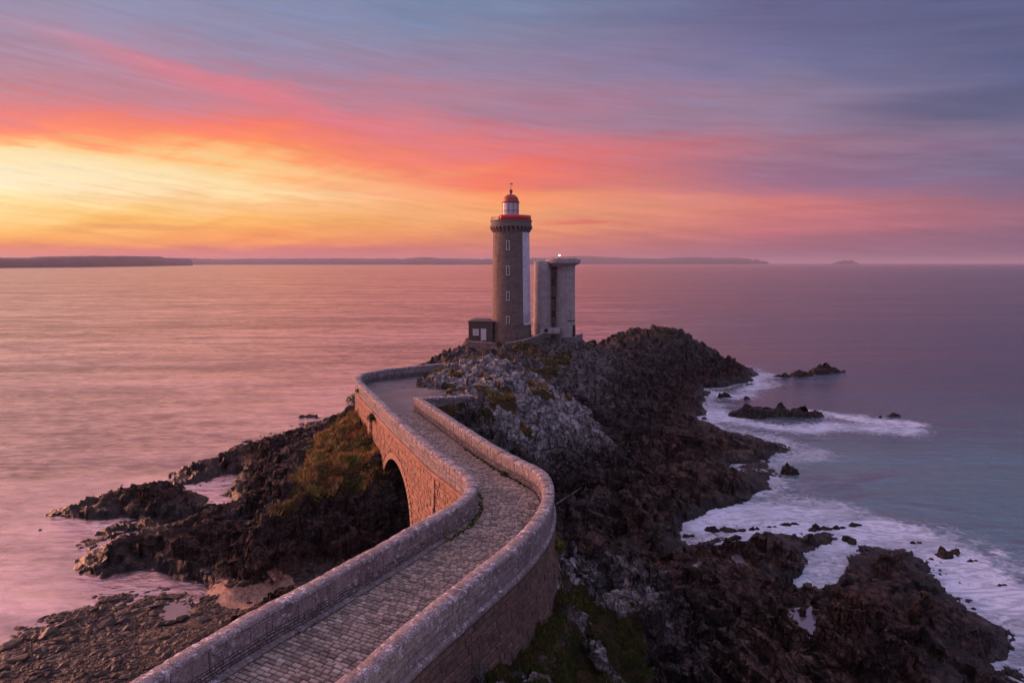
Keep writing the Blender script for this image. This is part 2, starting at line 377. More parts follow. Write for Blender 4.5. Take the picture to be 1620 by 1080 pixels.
# ------------------------------------------------------------------ survey of the bridge (top of parapet z = 12)
ZR, ZT = 10.8, 12.0
def smooth_path(pts, step=.25, it=2):
    pts = [np.array(p[:2], float) for p in pts]
    for _ in range(it):
        q = [pts[0]]
        for a, b in zip(pts[:-1], pts[1:]): q += [a * .75 + b * .25, a * .25 + b * .75]
        pts = q + [pts[-1]]
    pts = np.array(pts); L = np.r_[0, np.cumsum(np.hypot(*np.diff(pts, axis=0).T))]
    n = int(L[-1] / step) + 1; s = np.linspace(0, L[-1], n)
    return np.stack([np.interp(s, L, pts[:, 0]), np.interp(s, L, pts[:, 1])], 1)
LoPx = [(200,1080),(260,1045),(330,1003),(420,953),(480,925),(550,885),(600,859),(663,823),(709,799),(730,784),(740,769),(735,753),(716,739),(682,716),(654,690),(625,665),(597,636),(577,617),(564,604),(561,597),(568,591),(585,587),(611,582.6),(639,580),(668,577),(712,572.6)]
RoPx = [(600,1052),(656,997),(726,941),(779,898),(832,855),(864,818),(877,789),(876,765),(866.5,747),(847,735),(812.6,719),(781,702),(739,675),(699,649),(668,629.4)]
Lpath = smooth_path([(-14.2, 12.6)] + [at(x, y, ZT)[:2] for x, y in LoPx])
Rpath = smooth_path([(-7.9, 12.0), (-5.6, 16.2)] + [at(x, y, ZT)[:2] for x, y in RoPx] + [(-8.35, 60.9)])
R2path = smooth_path([(-8.5, 60.7)] + [at(668, 628.6, ZT)[:2], at(705, 627, ZT)[:2], at(748, 625, ZT)[:2]], it=1)
class Path:
    def __init__(s, P):
        s.P = P; s.L = np.r_[0, np.cumsum(np.hypot(*np.diff(P, axis=0).T))]; s.len = s.L[-1]
        T = np.gradient(P, axis=0); T /= np.hypot(T[:, 0], T[:, 1])[:, None]; s.T = T
    def at(s, t):
        x = np.interp(t, s.L, s.P[:, 0]); y = np.interp(t, s.L, s.P[:, 1])
        tx = np.interp(t, s.L, s.T[:, 0]); ty = np.interp(t, s.L, s.T[:, 1]); k = math.hypot(tx, ty)
        return x, y, tx / k, ty / k
    def near(s, p):
        return s.L[np.argmin(np.hypot(s.P[:, 0] - p[0], s.P[:, 1] - p[1]))]
    def off(s, t, d, z):                 # d > 0 : to the left of travel
        x, y, tx, ty = s.at(t); return (x - ty * d, y + tx * d, z)
PL, PR, PR2 = Path(Lpath), Path(Rpath), Path(R2path)
TH = .58

# ------------------------------------------------------------------ terrain
CTRL_PX = """
0 1017 0;31 1001 0;63 989 0;104 970 0;142 957 0;173 945 0;220 935 0;283 941 0;331 945 0;334 930 0;299 916 .2;271 907 0;205 904 0;157 912 0;135 907 0;131 875 0;157 866 0;129 858 0;183 834 0;268 828 0;220 823 0;85 817 0;126 798 0;157 786 0;186 778 .3;315 804 .3;371 804 0;362 793 0;312 768 0;371 752 0;274 756 0;271 748 0;333 731 0;387 710 .6;489 673 .3;502 663 0;489 653 0;555 631 .4
440 798 5.6;440 918 .8;470 760 6.3;520 740 6.8;560 700 7.8;588 700 8.1;598 760 6.2;560 788 @54;500 798 @52.8;602 800 @53.5;612 838 @52.5;550 885 @49;500 905 .9;480 860 2.6;540 860 @49.8;545 652 7.6;520 670 6.2;500 690 5.4;470 715 4;449 697 2.8;400 717 1.8;360 731 1;300 745 .7;430 740 3.2;400 770 2;410 830 3.2;380 850 2.6;330 860 2;280 870 1.6;200 865 1.2;160 884 .8;350 898 1.5;233 768 2.6;270 782 1.8;180 792 1.2;130 806 .6;330 812 .7;420 775 3.4;450 750 4.8;410 880 2.8;310 838 1.4;260 800 1.2;200 806 .5
0 1060 .7;100 1000 .35;200 970 .3;300 962 .4;400 948 .6;470 928 .9;50 1040 .5;200 1040 1.0;300 1002 1;400 976 1.9;455 945 1.9;345 1000 1.6;150 1080 1.0;30 1080 .8;440 935 .7
0 900 -2;100 860 -1.5;200 755 -2;300 700 -2;420 660 -2.5;540 610 -3;40 800 -2;0 960 -1.2;300 930 -.3;230 920 -.5;150 928 -.7;335 768 -.3;300 785 -.5;350 798 -.25;200 828 -.3;150 838 -.6;60 900 -1.5;480 640 -2
1185 597 0;1160 608 0;1110 614 0;1115 625 0;1108 643 0;1105 660 0;1120 672 0;1150 683 0;1200 692 0;1240 705 0;1255 712 0;1230 722 0;1175 735 0;1160 743 0;1215 748 .1;1228 762 0;1212 776 0;1185 792 0;1150 802 0;1115 812 0;1081 828 0;1076 845 0;1059 857 0;1101 862 0;1144 857 0;1186 848 0;1229 842 0;1280 842 0;1311 852 0;1303 862 0;1272 874 .1;1291 882 0;1280 893 .1;1303 906 0;1274 928 0;1243 939 .1
1326 890 0;1343 877 0;1323 912 0;1290 924 .2;1371 864 0;1406 858 0;1468 875 .1;1475 898 0;1457 919 .2;1492 936 0;1537 953 0;1544 967 0;1499 974 .1;1599 998 0;1599 1022 0;1585 1036 0;1558 1043 0;1578 1057 0;1600 1080 0;1478 865 0;1520 877 0;1500 888 0
1250 640 -1;1150 642 -.8;1135 630 -.8;1200 620 -1.5;1300 700 -2;1260 732 -.8;1300 770 -2;1210 805 -1;1120 838 -.6;1150 830 -1;1350 845 -.6;1400 820 -2;1310 895 -.5;1292 915 -.4;1520 905 -.8;1560 940 -.8;1600 960 -1.2;1620 1045 -.6;1620 900 -2.5;1500 800 -3;1450 840 -1.2;1250 820 -1.2;1225 690 -.8
808 545 10.6;840 541 10.7;880 536 10.5;915 541 10.0;936 545 9.4;860 556 9.9;900 578 8.6;930 600 7;945 552 @128;960 545 @133;985 529 9.6;1005 520 10.2;1035 518 10.5;1072 519 10.2;1082 531 9.2;1105 547 @140;1120 561 @137.5;1150 573 3.8;1178 585 1.5;1000 580 6;1050 590 4;1090 585 3.6;1130 600 1.4;980 600 5.6;1020 560 7;1070 560 6.6
742 552 @114;720 551 9.6;694 562 8.6;700 572 9.0;760 558 @112;790 557 @113;775 570 10.4;810 574 10.0;850 590 9.2;880 608 8.2
697 606 11.2;688 592 11.6;690 640 @60.1;706 640 @60.6;742 640 @60.9;722 650 @59.4;758 656 @61;745 670 @58.5;770 682 @59;800 700 @60.5;830 712 @61.5;702 576 11.9;722 569 12.4;750 566 12.9;776 567 13.1;810 577 12.7;838 588 @79;866 607 @76;881 619 @75;909 631 @74;923 643 @73;938 662 @72;952 682 @71;968 699 @70;730 612 11.3;752 622 11.1;800 606 @70;840 640 @68;866 676 @66.5;826 690 @64.3;784 664 @63;764 644 @64.5;900 676 @68.5;925 700 @67.8;936 733 @67;890 730 @65.7;845 724 @64.6;720 595 11.8
950 780 3.2;1000 760 3.2;1050 780 2.4;1100 790 1.1;1020 700 3.2;1080 680 2;1000 640 4.2;960 620 6;1100 720 1.5;1180 713 .9;1050 640 2.4;1080 622 2.6;1150 770 1.2;1180 760 .8;900 760 @64;950 740 @67.3;975 715 3.2;985 675 4.2;1040 670 3;1130 745 1.1;1200 700 .5;1060 720 2.3;1000 810 2.4;930 820 2.6;1060 822 1.3;1040 845 1.2;960 850 1.6;985 866 1.0;900 840 3.2;1140 700 .8
888 880 6.6;900 905 6.9;940 882 5.9;980 885 5.4;1015 890 5.3;1050 925 4.3;1065 945 3.6;960 920 6.2;920 950 6.9;895 955 7.1;990 962 6.4;1040 968 6.1;1070 960 5.6;1090 975 @36;1100 1000 @35.5;1010 1010 5.4;1050 1060 @31;1120 1060 2.4;900 1000 7.0;880 1080 6.6;1000 1078 5.2;820 1020 7.6;760 1060 8.2;1140 1010 2.6;1150 970 2.4;1120 955 2.3;1080 915 1.6;1070 880 1.0
1100 892 2.3;1180 880 1.8;1250 872 1.2;1280 852 .5;1200 915 1.7;1130 932 2.2;1400 878 1.1;1430 905 1.2;1355 895 .7;1180 960 2.0;1240 958 2.3;1300 965 3.0;1380 990 3.2;1430 1030 2.6;1455 1060 .9;1330 1035 2.2;1300 1062 1.6;1200 1030 2.0;1160 1080 2.0;1300 1080 1.6;1450 1078 1.1;1500 1000 1.0;1560 1010 .7;1470 960 1.2;1540 1070 .6;1390 940 1.1;1340 945 1.3;1490 1030 .8
"""
ctrl = []
for row in CTRL_PX.replace('\n', ';').split(';'):
    if row.strip():
        a_, b_, c_ = row.split(); p = atY(float(a_), float(b_), float(c_[1:])) if c_[0] == '@' else at(float(a_), float(b_), float(c_)); ctrl.append(tuple(p))
ctrl += [(60,190,-4),(0,210,-4),(-60,150,-4),(-70,60,-3),(90,100,-4),(80,60,-3.5),(60,30,-2.5),(-55,30,-1.2),(-45,20,-.4),(110,160,-5),(-100,100,-5),
 (30,165,-1),(12,160,1),(0,140,1.5),(18,140,7.5),(-14,130,1),(-12,114,8.5),(-20,108,2),(-24,112,-1),(-24,96,1),(-19,88,4),(-17.5,79,6.4),(-19.5,73,5.5),(-17,66,8),(-22,70,4),(-13,84,8.4),(-9,88,9.2),(-10,96,9.2),(-6,100,10),
 (-8,50,.9),(-3,52,1.2),(2,50,1.2),(6,51,1.6),(-13,47,.8),(-5,44,2),(0,47,2),(4,44,2.4),(4.5,38,4.2),(5,34,6.2),(-6,55,5.5),(-3,55.5,5.5),(1,57,4.5),
 (-9.5,25,5),(-8,35,3.2),(-6.5,40,2.4),(-14,24,2.6),(-20,12,2.5),(-30,15,1.2),(-3.3,61.9,12.0),(-2.6,62.6,11.8),(3,86,7.6),(6,83.5,6.2),(9,79.5,4.6),(11.8,76.5,3.6),(13.8,73,2.9),(14,69,2.6),(-3,88,8.8),(20,127,7),(16,124,8.2),(24,131,7.4),(-12,12,6),(0,12,8.6),(0,20,8.6),(15,12,6.5),(12,20,6.2),(25,20,2.5),(30,8,2.5),(40,30,.8),(-6,22,7.5),(-3,30,7.5),(-1,35,7),(-10,70,10.2),(-14,72,10.2),(-12,76,10.2),(-9,66,10.2),(-9,62,10.0),(-4,119,10.7),(0,119,10.8),(8,121,10.5),(11,124,10.2),(4,128,9.5),(13,118,9.8)]
ctrl = np.array(ctrl, float)
_d = np.hypot(ctrl[:, None, 0] - ctrl[None, :, 0], ctrl[:, None, 1] - ctrl[None, :, 1])
_N = len(ctrl); A = np.zeros((_N + 1, _N + 1)); A[:_N, :_N] = -np.sqrt(_d ** 2 + .3) + np.eye(_N) * .22; A[:_N, _N] = 1; A[_N, :_N] = 1
W = np.linalg.solve(A, np.r_[ctrl[:, 2], 0])
def base_height(XY):
    out = np.empty(len(XY))
    for i in range(0, len(XY), 20000):
        q = XY[i:i + 20000]
        r = np.hypot(q[:, None, 0] - ctrl[None, :, 0], q[:, None, 1] - ctrl[None, :, 1]); out[i:i + 20000] = -np.sqrt(r * r + .3) @ W[:-1] + W[-1]
    return out
def pxpoly(s): return [at(*map(float, r.split())) for r in s.split(';')]
GR_LEFT = pxpoly('563 640 8;530 655 7;505 690 6;478 730 6.2;452 765 6;436 800 5.6;470 795 5.4;520 775 5.6;560 762 6.2;604 752 6.5;606 700 8.1;588 662 9')
GR_RIGHT = pxpoly('880 905 7;905 915 7;950 940 6.6;985 965 6.5;1010 1010 5.6;1040 1090 4.6;900 1150 6;600 1300 8;760 1000 9;870 960 8')
GR_HOLLOW = pxpoly('745 632 10;790 645 9.2;850 690 7.4;830 705 6;760 670 8;700 640 9')
PATH_R = [at(*p) for p in ((905, 930, 7), (905, 960, 7), (898, 985, 7), (888, 1010, 7), (872, 1045, 6.9), (850, 1100, 7.2))]
SAND = pxpoly('330 930 .3;400 922 .7;470 915 .9;470 935 1;420 950 .8;380 960 1;330 962 .4')
BROWN = pxpoly('1140 950 2.4;1240 945 2.3;1330 950 2.5;1420 985 3;1480 1040 1.5;1450 1080 1;1100 1080 2.4;1080 1020 3')
BROWN2 = pxpoly('1090 870 2;1280 845 .6;1300 880 .5;1200 900 1.6;1100 905 2.2')
BROWN3 = pxpoly('890 730 3;960 700 3;1100 690 1.5;1200 700 .5;1200 770 .8;1050 830 1.2;950 850 2')
POOLS = [(pxpoly('1254 982 2.55;1262 975 2.55;1272 974 2.55;1282 966 2.55;1288 973 2.55;1304 975 2.55;1292 983 2.55;1288 990 2.55;1294 1001 2.55;1284 1003 2.55;1272 997 2.55;1264 988 2.55'), 2.55),
         (pxpoly('1098 896 2.2;1108 888 2.2;1120 898 2.2;1110 899 2.2'), 2.2),
         (pxpoly('1160 882 1.9;1170 879 1.9;1177 890 1.9;1168 891 1.9'), 1.9),
         (pxpoly('1244 964 2.2;1262 962 2.2;1258 970 2.2;1247 970 2.2'), 2.2),
         (pxpoly('250 960 .45;290 955 .45;296 972 .45;262 982 .45'), .45)]
PLAZA = [at(x, y, ZR) for x, y in ((600,640),(583,622),(572,606),(574,600),(600,592),(640,588),(684,586),(678,596),(660,604),(662,612),(690,620),(720,624),(665,634),(668,660),(700,690),(650,700))]
PLAT = [(-8,116.4),(-4,115.6),(0,114.8),(4,117),(10,119),(13,121),(12,128),(0,126),(-9,121)]
CHANNEL = [at(x, y, 0) for x, y in ((1335, 862), (1322, 880), (1312, 900), (1292, 922), (1266, 934), (1246, 941))]
def shape_terrain(XY):
    """height + masks for any points of the plan"""
    z0 = base_height(XY); dch = seg_dist(np.c_[XY, z0], CHANNEL, False); z0 = np.minimum(z0, -.75 + 1.15 * np.maximum(dch + .25 * fbm(np.c_[XY, z0 * 0] * .8, 2, k=240) - .55, 0) * 1.3); P = np.c_[XY, z0]
    gl = soft_poly(P, GR_LEFT, .9, fbm(P * .5, 3) * .8); grt = soft_poly(P, GR_RIGHT, .8, fbm(P * .8, 3, k=4) * .9)
    gh = soft_poly(P, GR_HOLLOW, .8, fbm(P * .6, 3, k=9) * 1.0)
    hi = sstep(z0, 7.5, 9.5) * sstep(fbm(P * .35, 4, k=20), .12, .35) * (P[:, 1] > 40)
    grass = np.clip(np.maximum.reduce([gl, grt * sstep(fbm(P * .7, 4, k=31), -.75, -.35), gh, hi * .9]), 0, 1)
    beach = ((XY[:, 1] < 50) & (XY[:, 0] < -5) & (z0 < 1.45) & (z0 > -1.5)).astype(float) * sstep(seg_dist(P, pxpoly('440 920 .8;330 925 .2;271 911 0;150 916 0'), False), .2, 1.2)
    sand = soft_poly(P, SAND, .8, fbm(P * .9, 3, k=3) * 1.0) * sstep(z0, 1.5, 1.0)
    brown = np.maximum.reduce([soft_poly(P, BROWN, 1.5), .7 * soft_poly(P, BROWN2, 1), .45 * soft_poly(P, BROWN3, 3)])
    dist = np.hypot(XY[:, 0], XY[:, 1])
    Q = P @ STR.T
    b1, c1, r1 = blocky(Q * np.array([.20, .30, .42]), 1); b2, c2, r2 = blocky(Q * np.array([.55, .85, 1.3]) + fbm(P * .5, 2, k=5)[:, None] * .3, 40, 1.1)
    b3, c3, r3 = blocky(Q * np.array([1.5, 2.4, 3.2]) + 3, 80, 1.0)
    rg = ridged(Q * np.array([.16, .45, .6]), 5, 60) - 1.0
    fine = fbm(P * 2.3, 4, k=70)
    mound = soft_poly(P, [(-7, 62), (-2, 62), (4, 63), (9, 66), (13, 71), (9, 77), (2, 81), (-5, 84), (-9, 76)], 1.2)
    rough = (1 - .42 * mound) * (1 - .86 * grass) * (1 - .94 * beach) * (1 - .9 * sand)
    edge = .26 + .74 * sstep(np.abs(z0), 0.2, 3.8)
    edge = np.where(z0 < 0, .35, edge)
    slab = np.maximum.reduce([soft_poly(P, BROWN, 1.5), .8 * soft_poly(P, BROWN2, 1), .6 * soft_poly(P, BROWN3, 3)]); flat = 1 - .72 * slab
    uu = (XY @ np.array([.84, .54])) / 1.9 + fbm(P * .28, 3, k=140) * .75; fr_ = uu - np.floor(uu); u2 = (XY @ np.array([.80, .60])) / .55 + fbm(P * .5, 3, k=150) * .8; f2_ = u2 - np.floor(u2)
    strat = ((1 - fr_) * sstep(fr_, 0, .10) - .5) * 1.5 + ((1 - f2_) * sstep(f2_, 0, .2) - .5) * .34
    b1 = b1 * (1 - .25 * mound)
    b1 = b1 * (1 + .6 * slab)
    mk = np.clip(mound + .75 * sstep(z0, 4.5, 7) * (P[:, 1] > 62) * (P[:, 0] > -10), 0, 1) * (1 - .5 * grass); sel = mk > .01; bulge = np.zeros(len(P))
    if sel.any():
        Ps = P[sel] * np.array([1, 1, .7]) + .5 * fbm(P[sel] * .5, 2, k=160)[:, None]
        f1a, f2a, _, _ = worley(Ps * .36, 170); f1b, f2b, _, _ = worley(Ps * .95, 180)
        bulge[sel] = (np.sqrt(np.clip(f2a - f1a, 0, 1)) * 1.7 - .75 + np.sqrt(np.clip(f2b - f1b, 0, 1)) * .65 - .3) * mk[sel]
    dz = (b1 * 1.15 * (1 - .6 * mk) + b2 * .62 * flat + rg * .42 * flat * flat) * edge + (b3 * .17 * (1 - .6 * slab) + fine * .06 * (1 - .5 * slab)) * (.5 + .5 * edge) + strat * slab * sstep(z0, .2, 1.2)
    dz += .32 * sstep(z0, .02, .35) * sstep(z0, 3.2, 1.6)
    dz = dz + bulge * .9
    z = z0 + dz * rough + grass * fbm(P * .9, 4, k=90) * .28
    def ledges(z, step, tx, ty, nz, sharp, k):
        h = z + XY[:, 0] * tx + XY[:, 1] * ty + nz; q = h / step; i_ = np.floor(q); f_ = q - i_
        return (i_ + sstep(f_, sharp, .97)) * step - XY[:, 0] * tx - XY[:, 1] * ty - nz
    lw = rough * (1 - .6 * mk) * sstep(z0, -.2, .5)
    nz1 = 1.3 * fbm(P * .13, 3, k=210) + .25 * fbm(P * .7, 3, k=215); nz2 = nz1 * .6 + .2 * fbm(P * .9, 2, k=220)
    z = z + (ledges(z, 1.5, .24, -.13, nz1, .55, 0) - z + .3) * .8 * lw
    z = z + (ledges(z, .36, .20, -.16, nz2, .40, 1) - z + .08) * .75 * lw
    z += fbm(P * 3.1, 3, k=230) * .05 * rough
    z += beach * fbm(P * .7, 4, k=95) * .12
    # keep the rock below the paved places
    pl = sstep(np.where(in_poly(P, PLAZA), seg_dist(P, PLAZA), -1), -.3, .8); z = np.where(pl > 0, np.minimum(z, ZR - .12 - .3 * pl), z)
    pt = soft_poly(P, PLAT, .9); z = z * (1 - pt) + (10.75 + .15 * fine) * pt
    for path, hw, s_ in ((PL, 1.0, -1), (PR, 1.0, 1)):
        d = seg_dist(P, path.P[::4], False); z = np.where(d < 1.0, np.minimum(z, ZR - .3 - 1.2 * np.clip(1.0 - d, 0, 1) * (P[:, 1] < 58)), z)
    cx = (np.interp(XY[:, 1], PL.P[:200, 1], PL.P[:200, 0]) + 0)
    deck = in_poly(P, np.r_[PL.P[:int(len(PL.P) * .62)], PR.P[::-1]]); z = np.where(deck, np.minimum(z, ZR - .4), z)
    for poly, zp in POOLS:
        k = soft_poly(P, poly, .3, fbm(P * 1.7, 3, k=33) * .45); z = z * (1 - k) + (zp - .22) * k
        k2 = soft_poly(P, poly, .9) * (1 - k); z = np.where(k2 > .1, np.minimum(np.maximum(z, zp - .04), zp + .35), z)
    path = sstep(seg_dist(P, PATH_R, False) + fbm(P * 1.1, 2, k=8) * .12, .5, .15) * grt
    cell = r2; crack = np.minimum(c1 * .5 + .5, c2) * (1 - rough) + np.minimum(c1 * .6 + .4, .25 + .75 * c2) * rough
    # where weathered pale stone shows
    pale = np.clip(.12 + sstep(XY[:, 1], 52, 64) * .30 * (1 + .8 * fbm(P * .2, 3, k=190)) * sstep(XY[:, 0], 24, 12) * sstep(XY[:, 1], 138, 126) + .8 * grt + 1.0 * mound + .9 * soft_poly(P, pxpoly('885 870 6.8;960 875 5.8;1060 920 4.2;1060 955 4;1090 985 5;1000 970 6.4;890 960 7'), .7), 0, 1)
    pale *= np.where(XY[:, 0] < -9, .55, 1)
    return z, dict(beach=beach * (1 - sand), grass=grass, sand=sand, brown=brown, crack=1 - (1 - np.clip(crack, 0, 1)) * rough, cell=cell, hgt=z0, path=path, pale=pale), beach
def fan(az0, az1, na, r0, r1, nr_):
    a = np.radians(np.linspace(az0, az1, na)); r = np.geomspace(r0, r1, nr_)
    R_, A_ = np.meshgrid(r, a, indexing='ij'); return np.stack([R_ * np.sin(A_), R_ * np.cos(A_)], -1).reshape(-1, 2)
def grid_faces(nu, nv):
    i = np.arange((nu - 1) * (nv - 1)); u, v = i // (nv - 1), i % (nv - 1); a = u * nv + v
    return np.stack([a, a + 1, a + nv + 1, a + nv], 1)
NA, NRR = 760, 640
XY = fan(-46, 44, NA, 15, 205, NRR)
TZ, TA, TB = shape_terrain(XY)
V = np.c_[XY, TZ]
# push crags outwards a little so that cliffs overhang
gz = TZ.reshape(NRR, NA); X2 = XY[:, 0].reshape(NRR, NA); Y2 = XY[:, 1].reshape(NRR, NA)
du = np.stack([np.gradient(X2, axis=0), np.gradient(Y2, axis=0), np.gradient(gz, axis=0)], -1)
dv = np.stack([np.gradient(X2, axis=1), np.gradient(Y2, axis=1), np.gradient(gz, axis=1)], -1)
N_ = np.cross(dv, du).reshape(-1, 3); N_ /= np.linalg.norm(N_, axis=1)[:, None]; N_ *= np.sign(N_[:, 2:3] + 1e-9)
steep = sstep(1 - N_[:, 2], .25, .6)
V3 = V.copy(); Qv = V @ STR.T
bb, cc, rr = blocky(Qv * np.array([.8, 1.1, 1.5]) + 7, 120, 1.0)
V3 += N_ * (steep * (1 - TA['grass']) * (bb * .45 + .12 * fbm(V * 2.5, 3, k=5)))[:, None] * np.array([1, 1, .4])
near_wall = np.minimum(seg_dist(V3, PL.P[::4], False), seg_dist(V3, PR.P[::4], False)) < 1.2
V3[near_wall] = V[near_wall]
Fc = grid_faces(NRR, NA); keep = (V3[Fc, 2].max(1) > -1.2); Fc = Fc[keep]
used = np.zeros(len(V3), bool); used[Fc.ravel()] = True; idx = np.cumsum(used) - 1
ground = mesh_obj('headland', V3[used], idx[Fc][:, ::-1], M_ROCK, smooth=False, attrs={k: v[used] for k, v in TA.items()})
tag(ground, kind='structure')
_ra, _rb = math.log(15), math.log(205)
def grid_at(arr, x, y):
    r_ = np.hypot(x, y); a = np.degrees(np.arctan2(x, y)); i = np.clip(((np.log(r_) - _ra) / (_rb - _ra) * (NRR - 1)).round().astype(int), 0, NRR - 1); j = np.clip(((a + 46) / 90 * (NA - 1)).round().astype(int), 0, NA - 1)
    return arr[i * NA + j]

# rock pools left by the tide
def water_nodes(name, pool=False):
    m, g = new_mat(name); P = g.pos()
    foam = g.attr('foam'); teal = g.attr('teal'); murk = g.attr('murk')
    mp = g.n('ShaderNodeMapping'); g.put(mp, 'Vector', P); mp.inputs['Rotation'].default_value = (0, 0, -.12); mp.inputs['Scale'].default_value = (.45, 1.0, 1)
    w1 = g.noise(mp.outputs[0], .9, 6, .62, .4)
    mp2 = g.n('ShaderNodeMapping'); g.put(mp2, 'Vector', P); mp2.inputs['Rotation'].default_value = (0, 0, .03); mp2.inputs['Scale'].default_value = (.0045, .03, 1)
    w2 = g.noise(mp2.outputs[0], 1.0, 7, .6, .6)
    mp3 = g.n('ShaderNodeMapping'); g.put(mp3, 'Vector', P); mp3.inputs['Rotation'].default_value = (0, 0, -.25); mp3.inputs['Scale'].default_value = (.05, .11, 1)
    w3 = g.noise(mp3.outputs[0], 1.0, 6, .6, 1.2)
    base = g.mix(teal, (.022, .020, .034), (.06, .17, .175))
    base = g.mix(g.m('MULTIPLY', g.rng(w3, .52, .66), teal), base, (.03, .028, .045))
    base = g.mix(murk, base, (.14, .11, .12))
    # long-exposure foam: silky filaments
    mf = g.n('ShaderNodeMapping'); g.put(mf, 'Vector', P); mf.inputs['Rotation'].default_value = (0, 0, .35); mf.inputs['Scale'].default_value = (.22, .55, 1)
    f1 = g.noise(mf.outputs[0], 1.0, 8, .66, 2.2); f2 = g.noise(P, .9, 3, .6, 1.4)
    fil = g.rng(g.m('ABSOLUTE', g.m('SUBTRACT', f1, .5)), .0, .085, 1.0, 0.0)
    soft = g.rng(g.m('ADD', foam, g.m('MULTIPLY', g.m('SUBTRACT', f2, .5), 1.5)), .20, 1.0)
    big = g.rng(w3, .36, .58, .5, 1.0)
    ff = g.m('MULTIPLY', g.m('MULTIPLY', soft, big), g.m('ADD', .60, g.m('MULTIPLY', fil, .62)))
    ff = g.m('MULTIPLY', ff, g.rng(foam, .02, .2), clamp=True)
    col = g.mix(g.m('MULTIPLY', ff, .95), base, (.80, .86, 1.0))
    rough = g.m('ADD', g.m('ADD', .10, g.m('MULTIPLY', w2, .16)), g.m('MULTIPLY', ff, .5))
    h = g.m('ADD', g.m('ADD', g.m('MULTIPLY', w1, .75), g.m('MULTIPLY', w3, .8)), g.m('MULTIPLY', w2, 5.0))
    nor = g.bump(h, .55 if not pool else .05, .5)
    mr = g.n('ShaderNodeMapping'); g.put(mr, 'Vector', P); mr.inputs['Rotation'].default_value = (0, 0, .1); mr.inputs['Scale'].default_value = (.012, .085, 1)
    w4 = g.noise(mr.outputs[0], 1.0, 8, .68, .8)
    ruf = g.m('ADD', g.m('ADD', g.m('MULTIPLY', w1, .40), g.m('MULTIPLY', w2, .35)), g.m('MULTIPLY', w4, .35))
    b = g.n('ShaderNodeBsdfPrincipled'); o = g.n('ShaderNodeOutputMaterial')
    g.put(b, 'Base Color', col); g.put(b, 'Roughness', rough if not pool else .12); g.put(b, 'IOR', 1.8 if pool else g.m('ADD', 1.6, g.m('MULTIPLY', g.m('MULTIPLY', g.rng(ruf, .40, .68, .25, 1.0), g.attr('open')), g.rng(w3, .36, .64, .7, 1.15)))); g.put(b, 'Normal', nor)
    g.put(b, 'Specular Tint', g.mix(g.rng(g.attr('open'), 1.5, 3.6), (.90, .92, 1.0), (1.0, .83, .86)))  # pink tint put into the reflections, growing towards the left
    g.put(b, 'Specular IOR Level', g.m('SUBTRACT', .9, g.m('MULTIPLY', ff, .7)))
    m.node_tree.links.new(b.outputs[0], o.inputs[0]); return m
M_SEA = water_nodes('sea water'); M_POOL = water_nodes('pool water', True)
for poly, zp in POOLS:
    c = np.mean([p[:2] for p in poly], axis=0)
    vs = [(c[0] + (p[0] - c[0]) * 1.5, c[1] + (p[1] - c[1]) * 1.5, zp) for p in poly]
    o = mesh_obj('rock_pool', vs, [tuple(range(len(vs)))], M_POOL, attrs={'foam': [.0] * len(vs), 'teal': [0.0] * len(vs), 'murk': [1.0] * len(vs)})
    tag(o, kind='structure')

# the sea: one sheet to the horizon
azs_ = np.r_[np.linspace(-180, -50, 14)[:-1], np.linspace(-50, 50, 420), np.linspace(50, 180, 14)[1:]]
rs_ = np.r_[np.array([.5, 5, 12]), np.geomspace(20, 260, 330), np.geomspace(275, 48000, 56)]
R_, A_ = np.meshgrid(rs_, np.radians(azs_), indexing='ij'); SXY = np.stack([R_ * np.sin(A_), R_ * np.cos(A_)], -1).reshape(-1, 2)
def stroke(P, pts, w, amp):
    q = [at(x, y, 0) for x, y in pts]; d = seg_dist(P, q, False); return amp * np.exp(-(d / (w * 1.12)) ** 2)
near = (np.hypot(SXY[:, 0], SXY[:, 1]) < 260) & (SXY[:, 1] > 5)
Pn = np.c_[SXY[near], np.zeros(near.sum())]
hb = base_height(Pn[:, :2])
wob = np.stack([fbm(Pn * .12, 4, k=3), fbm(Pn * .12, 4, k=13), np.zeros(len(Pn))], 1) * 1.6
Q = Pn + wob
fo = np.zeros(len(Pn))
right = sstep(Pn[:, 0], -4, 6)
shore = sstep(hb, -1.1, -.05)
fo += shore * (right * .55 + (1 - right) * .16)
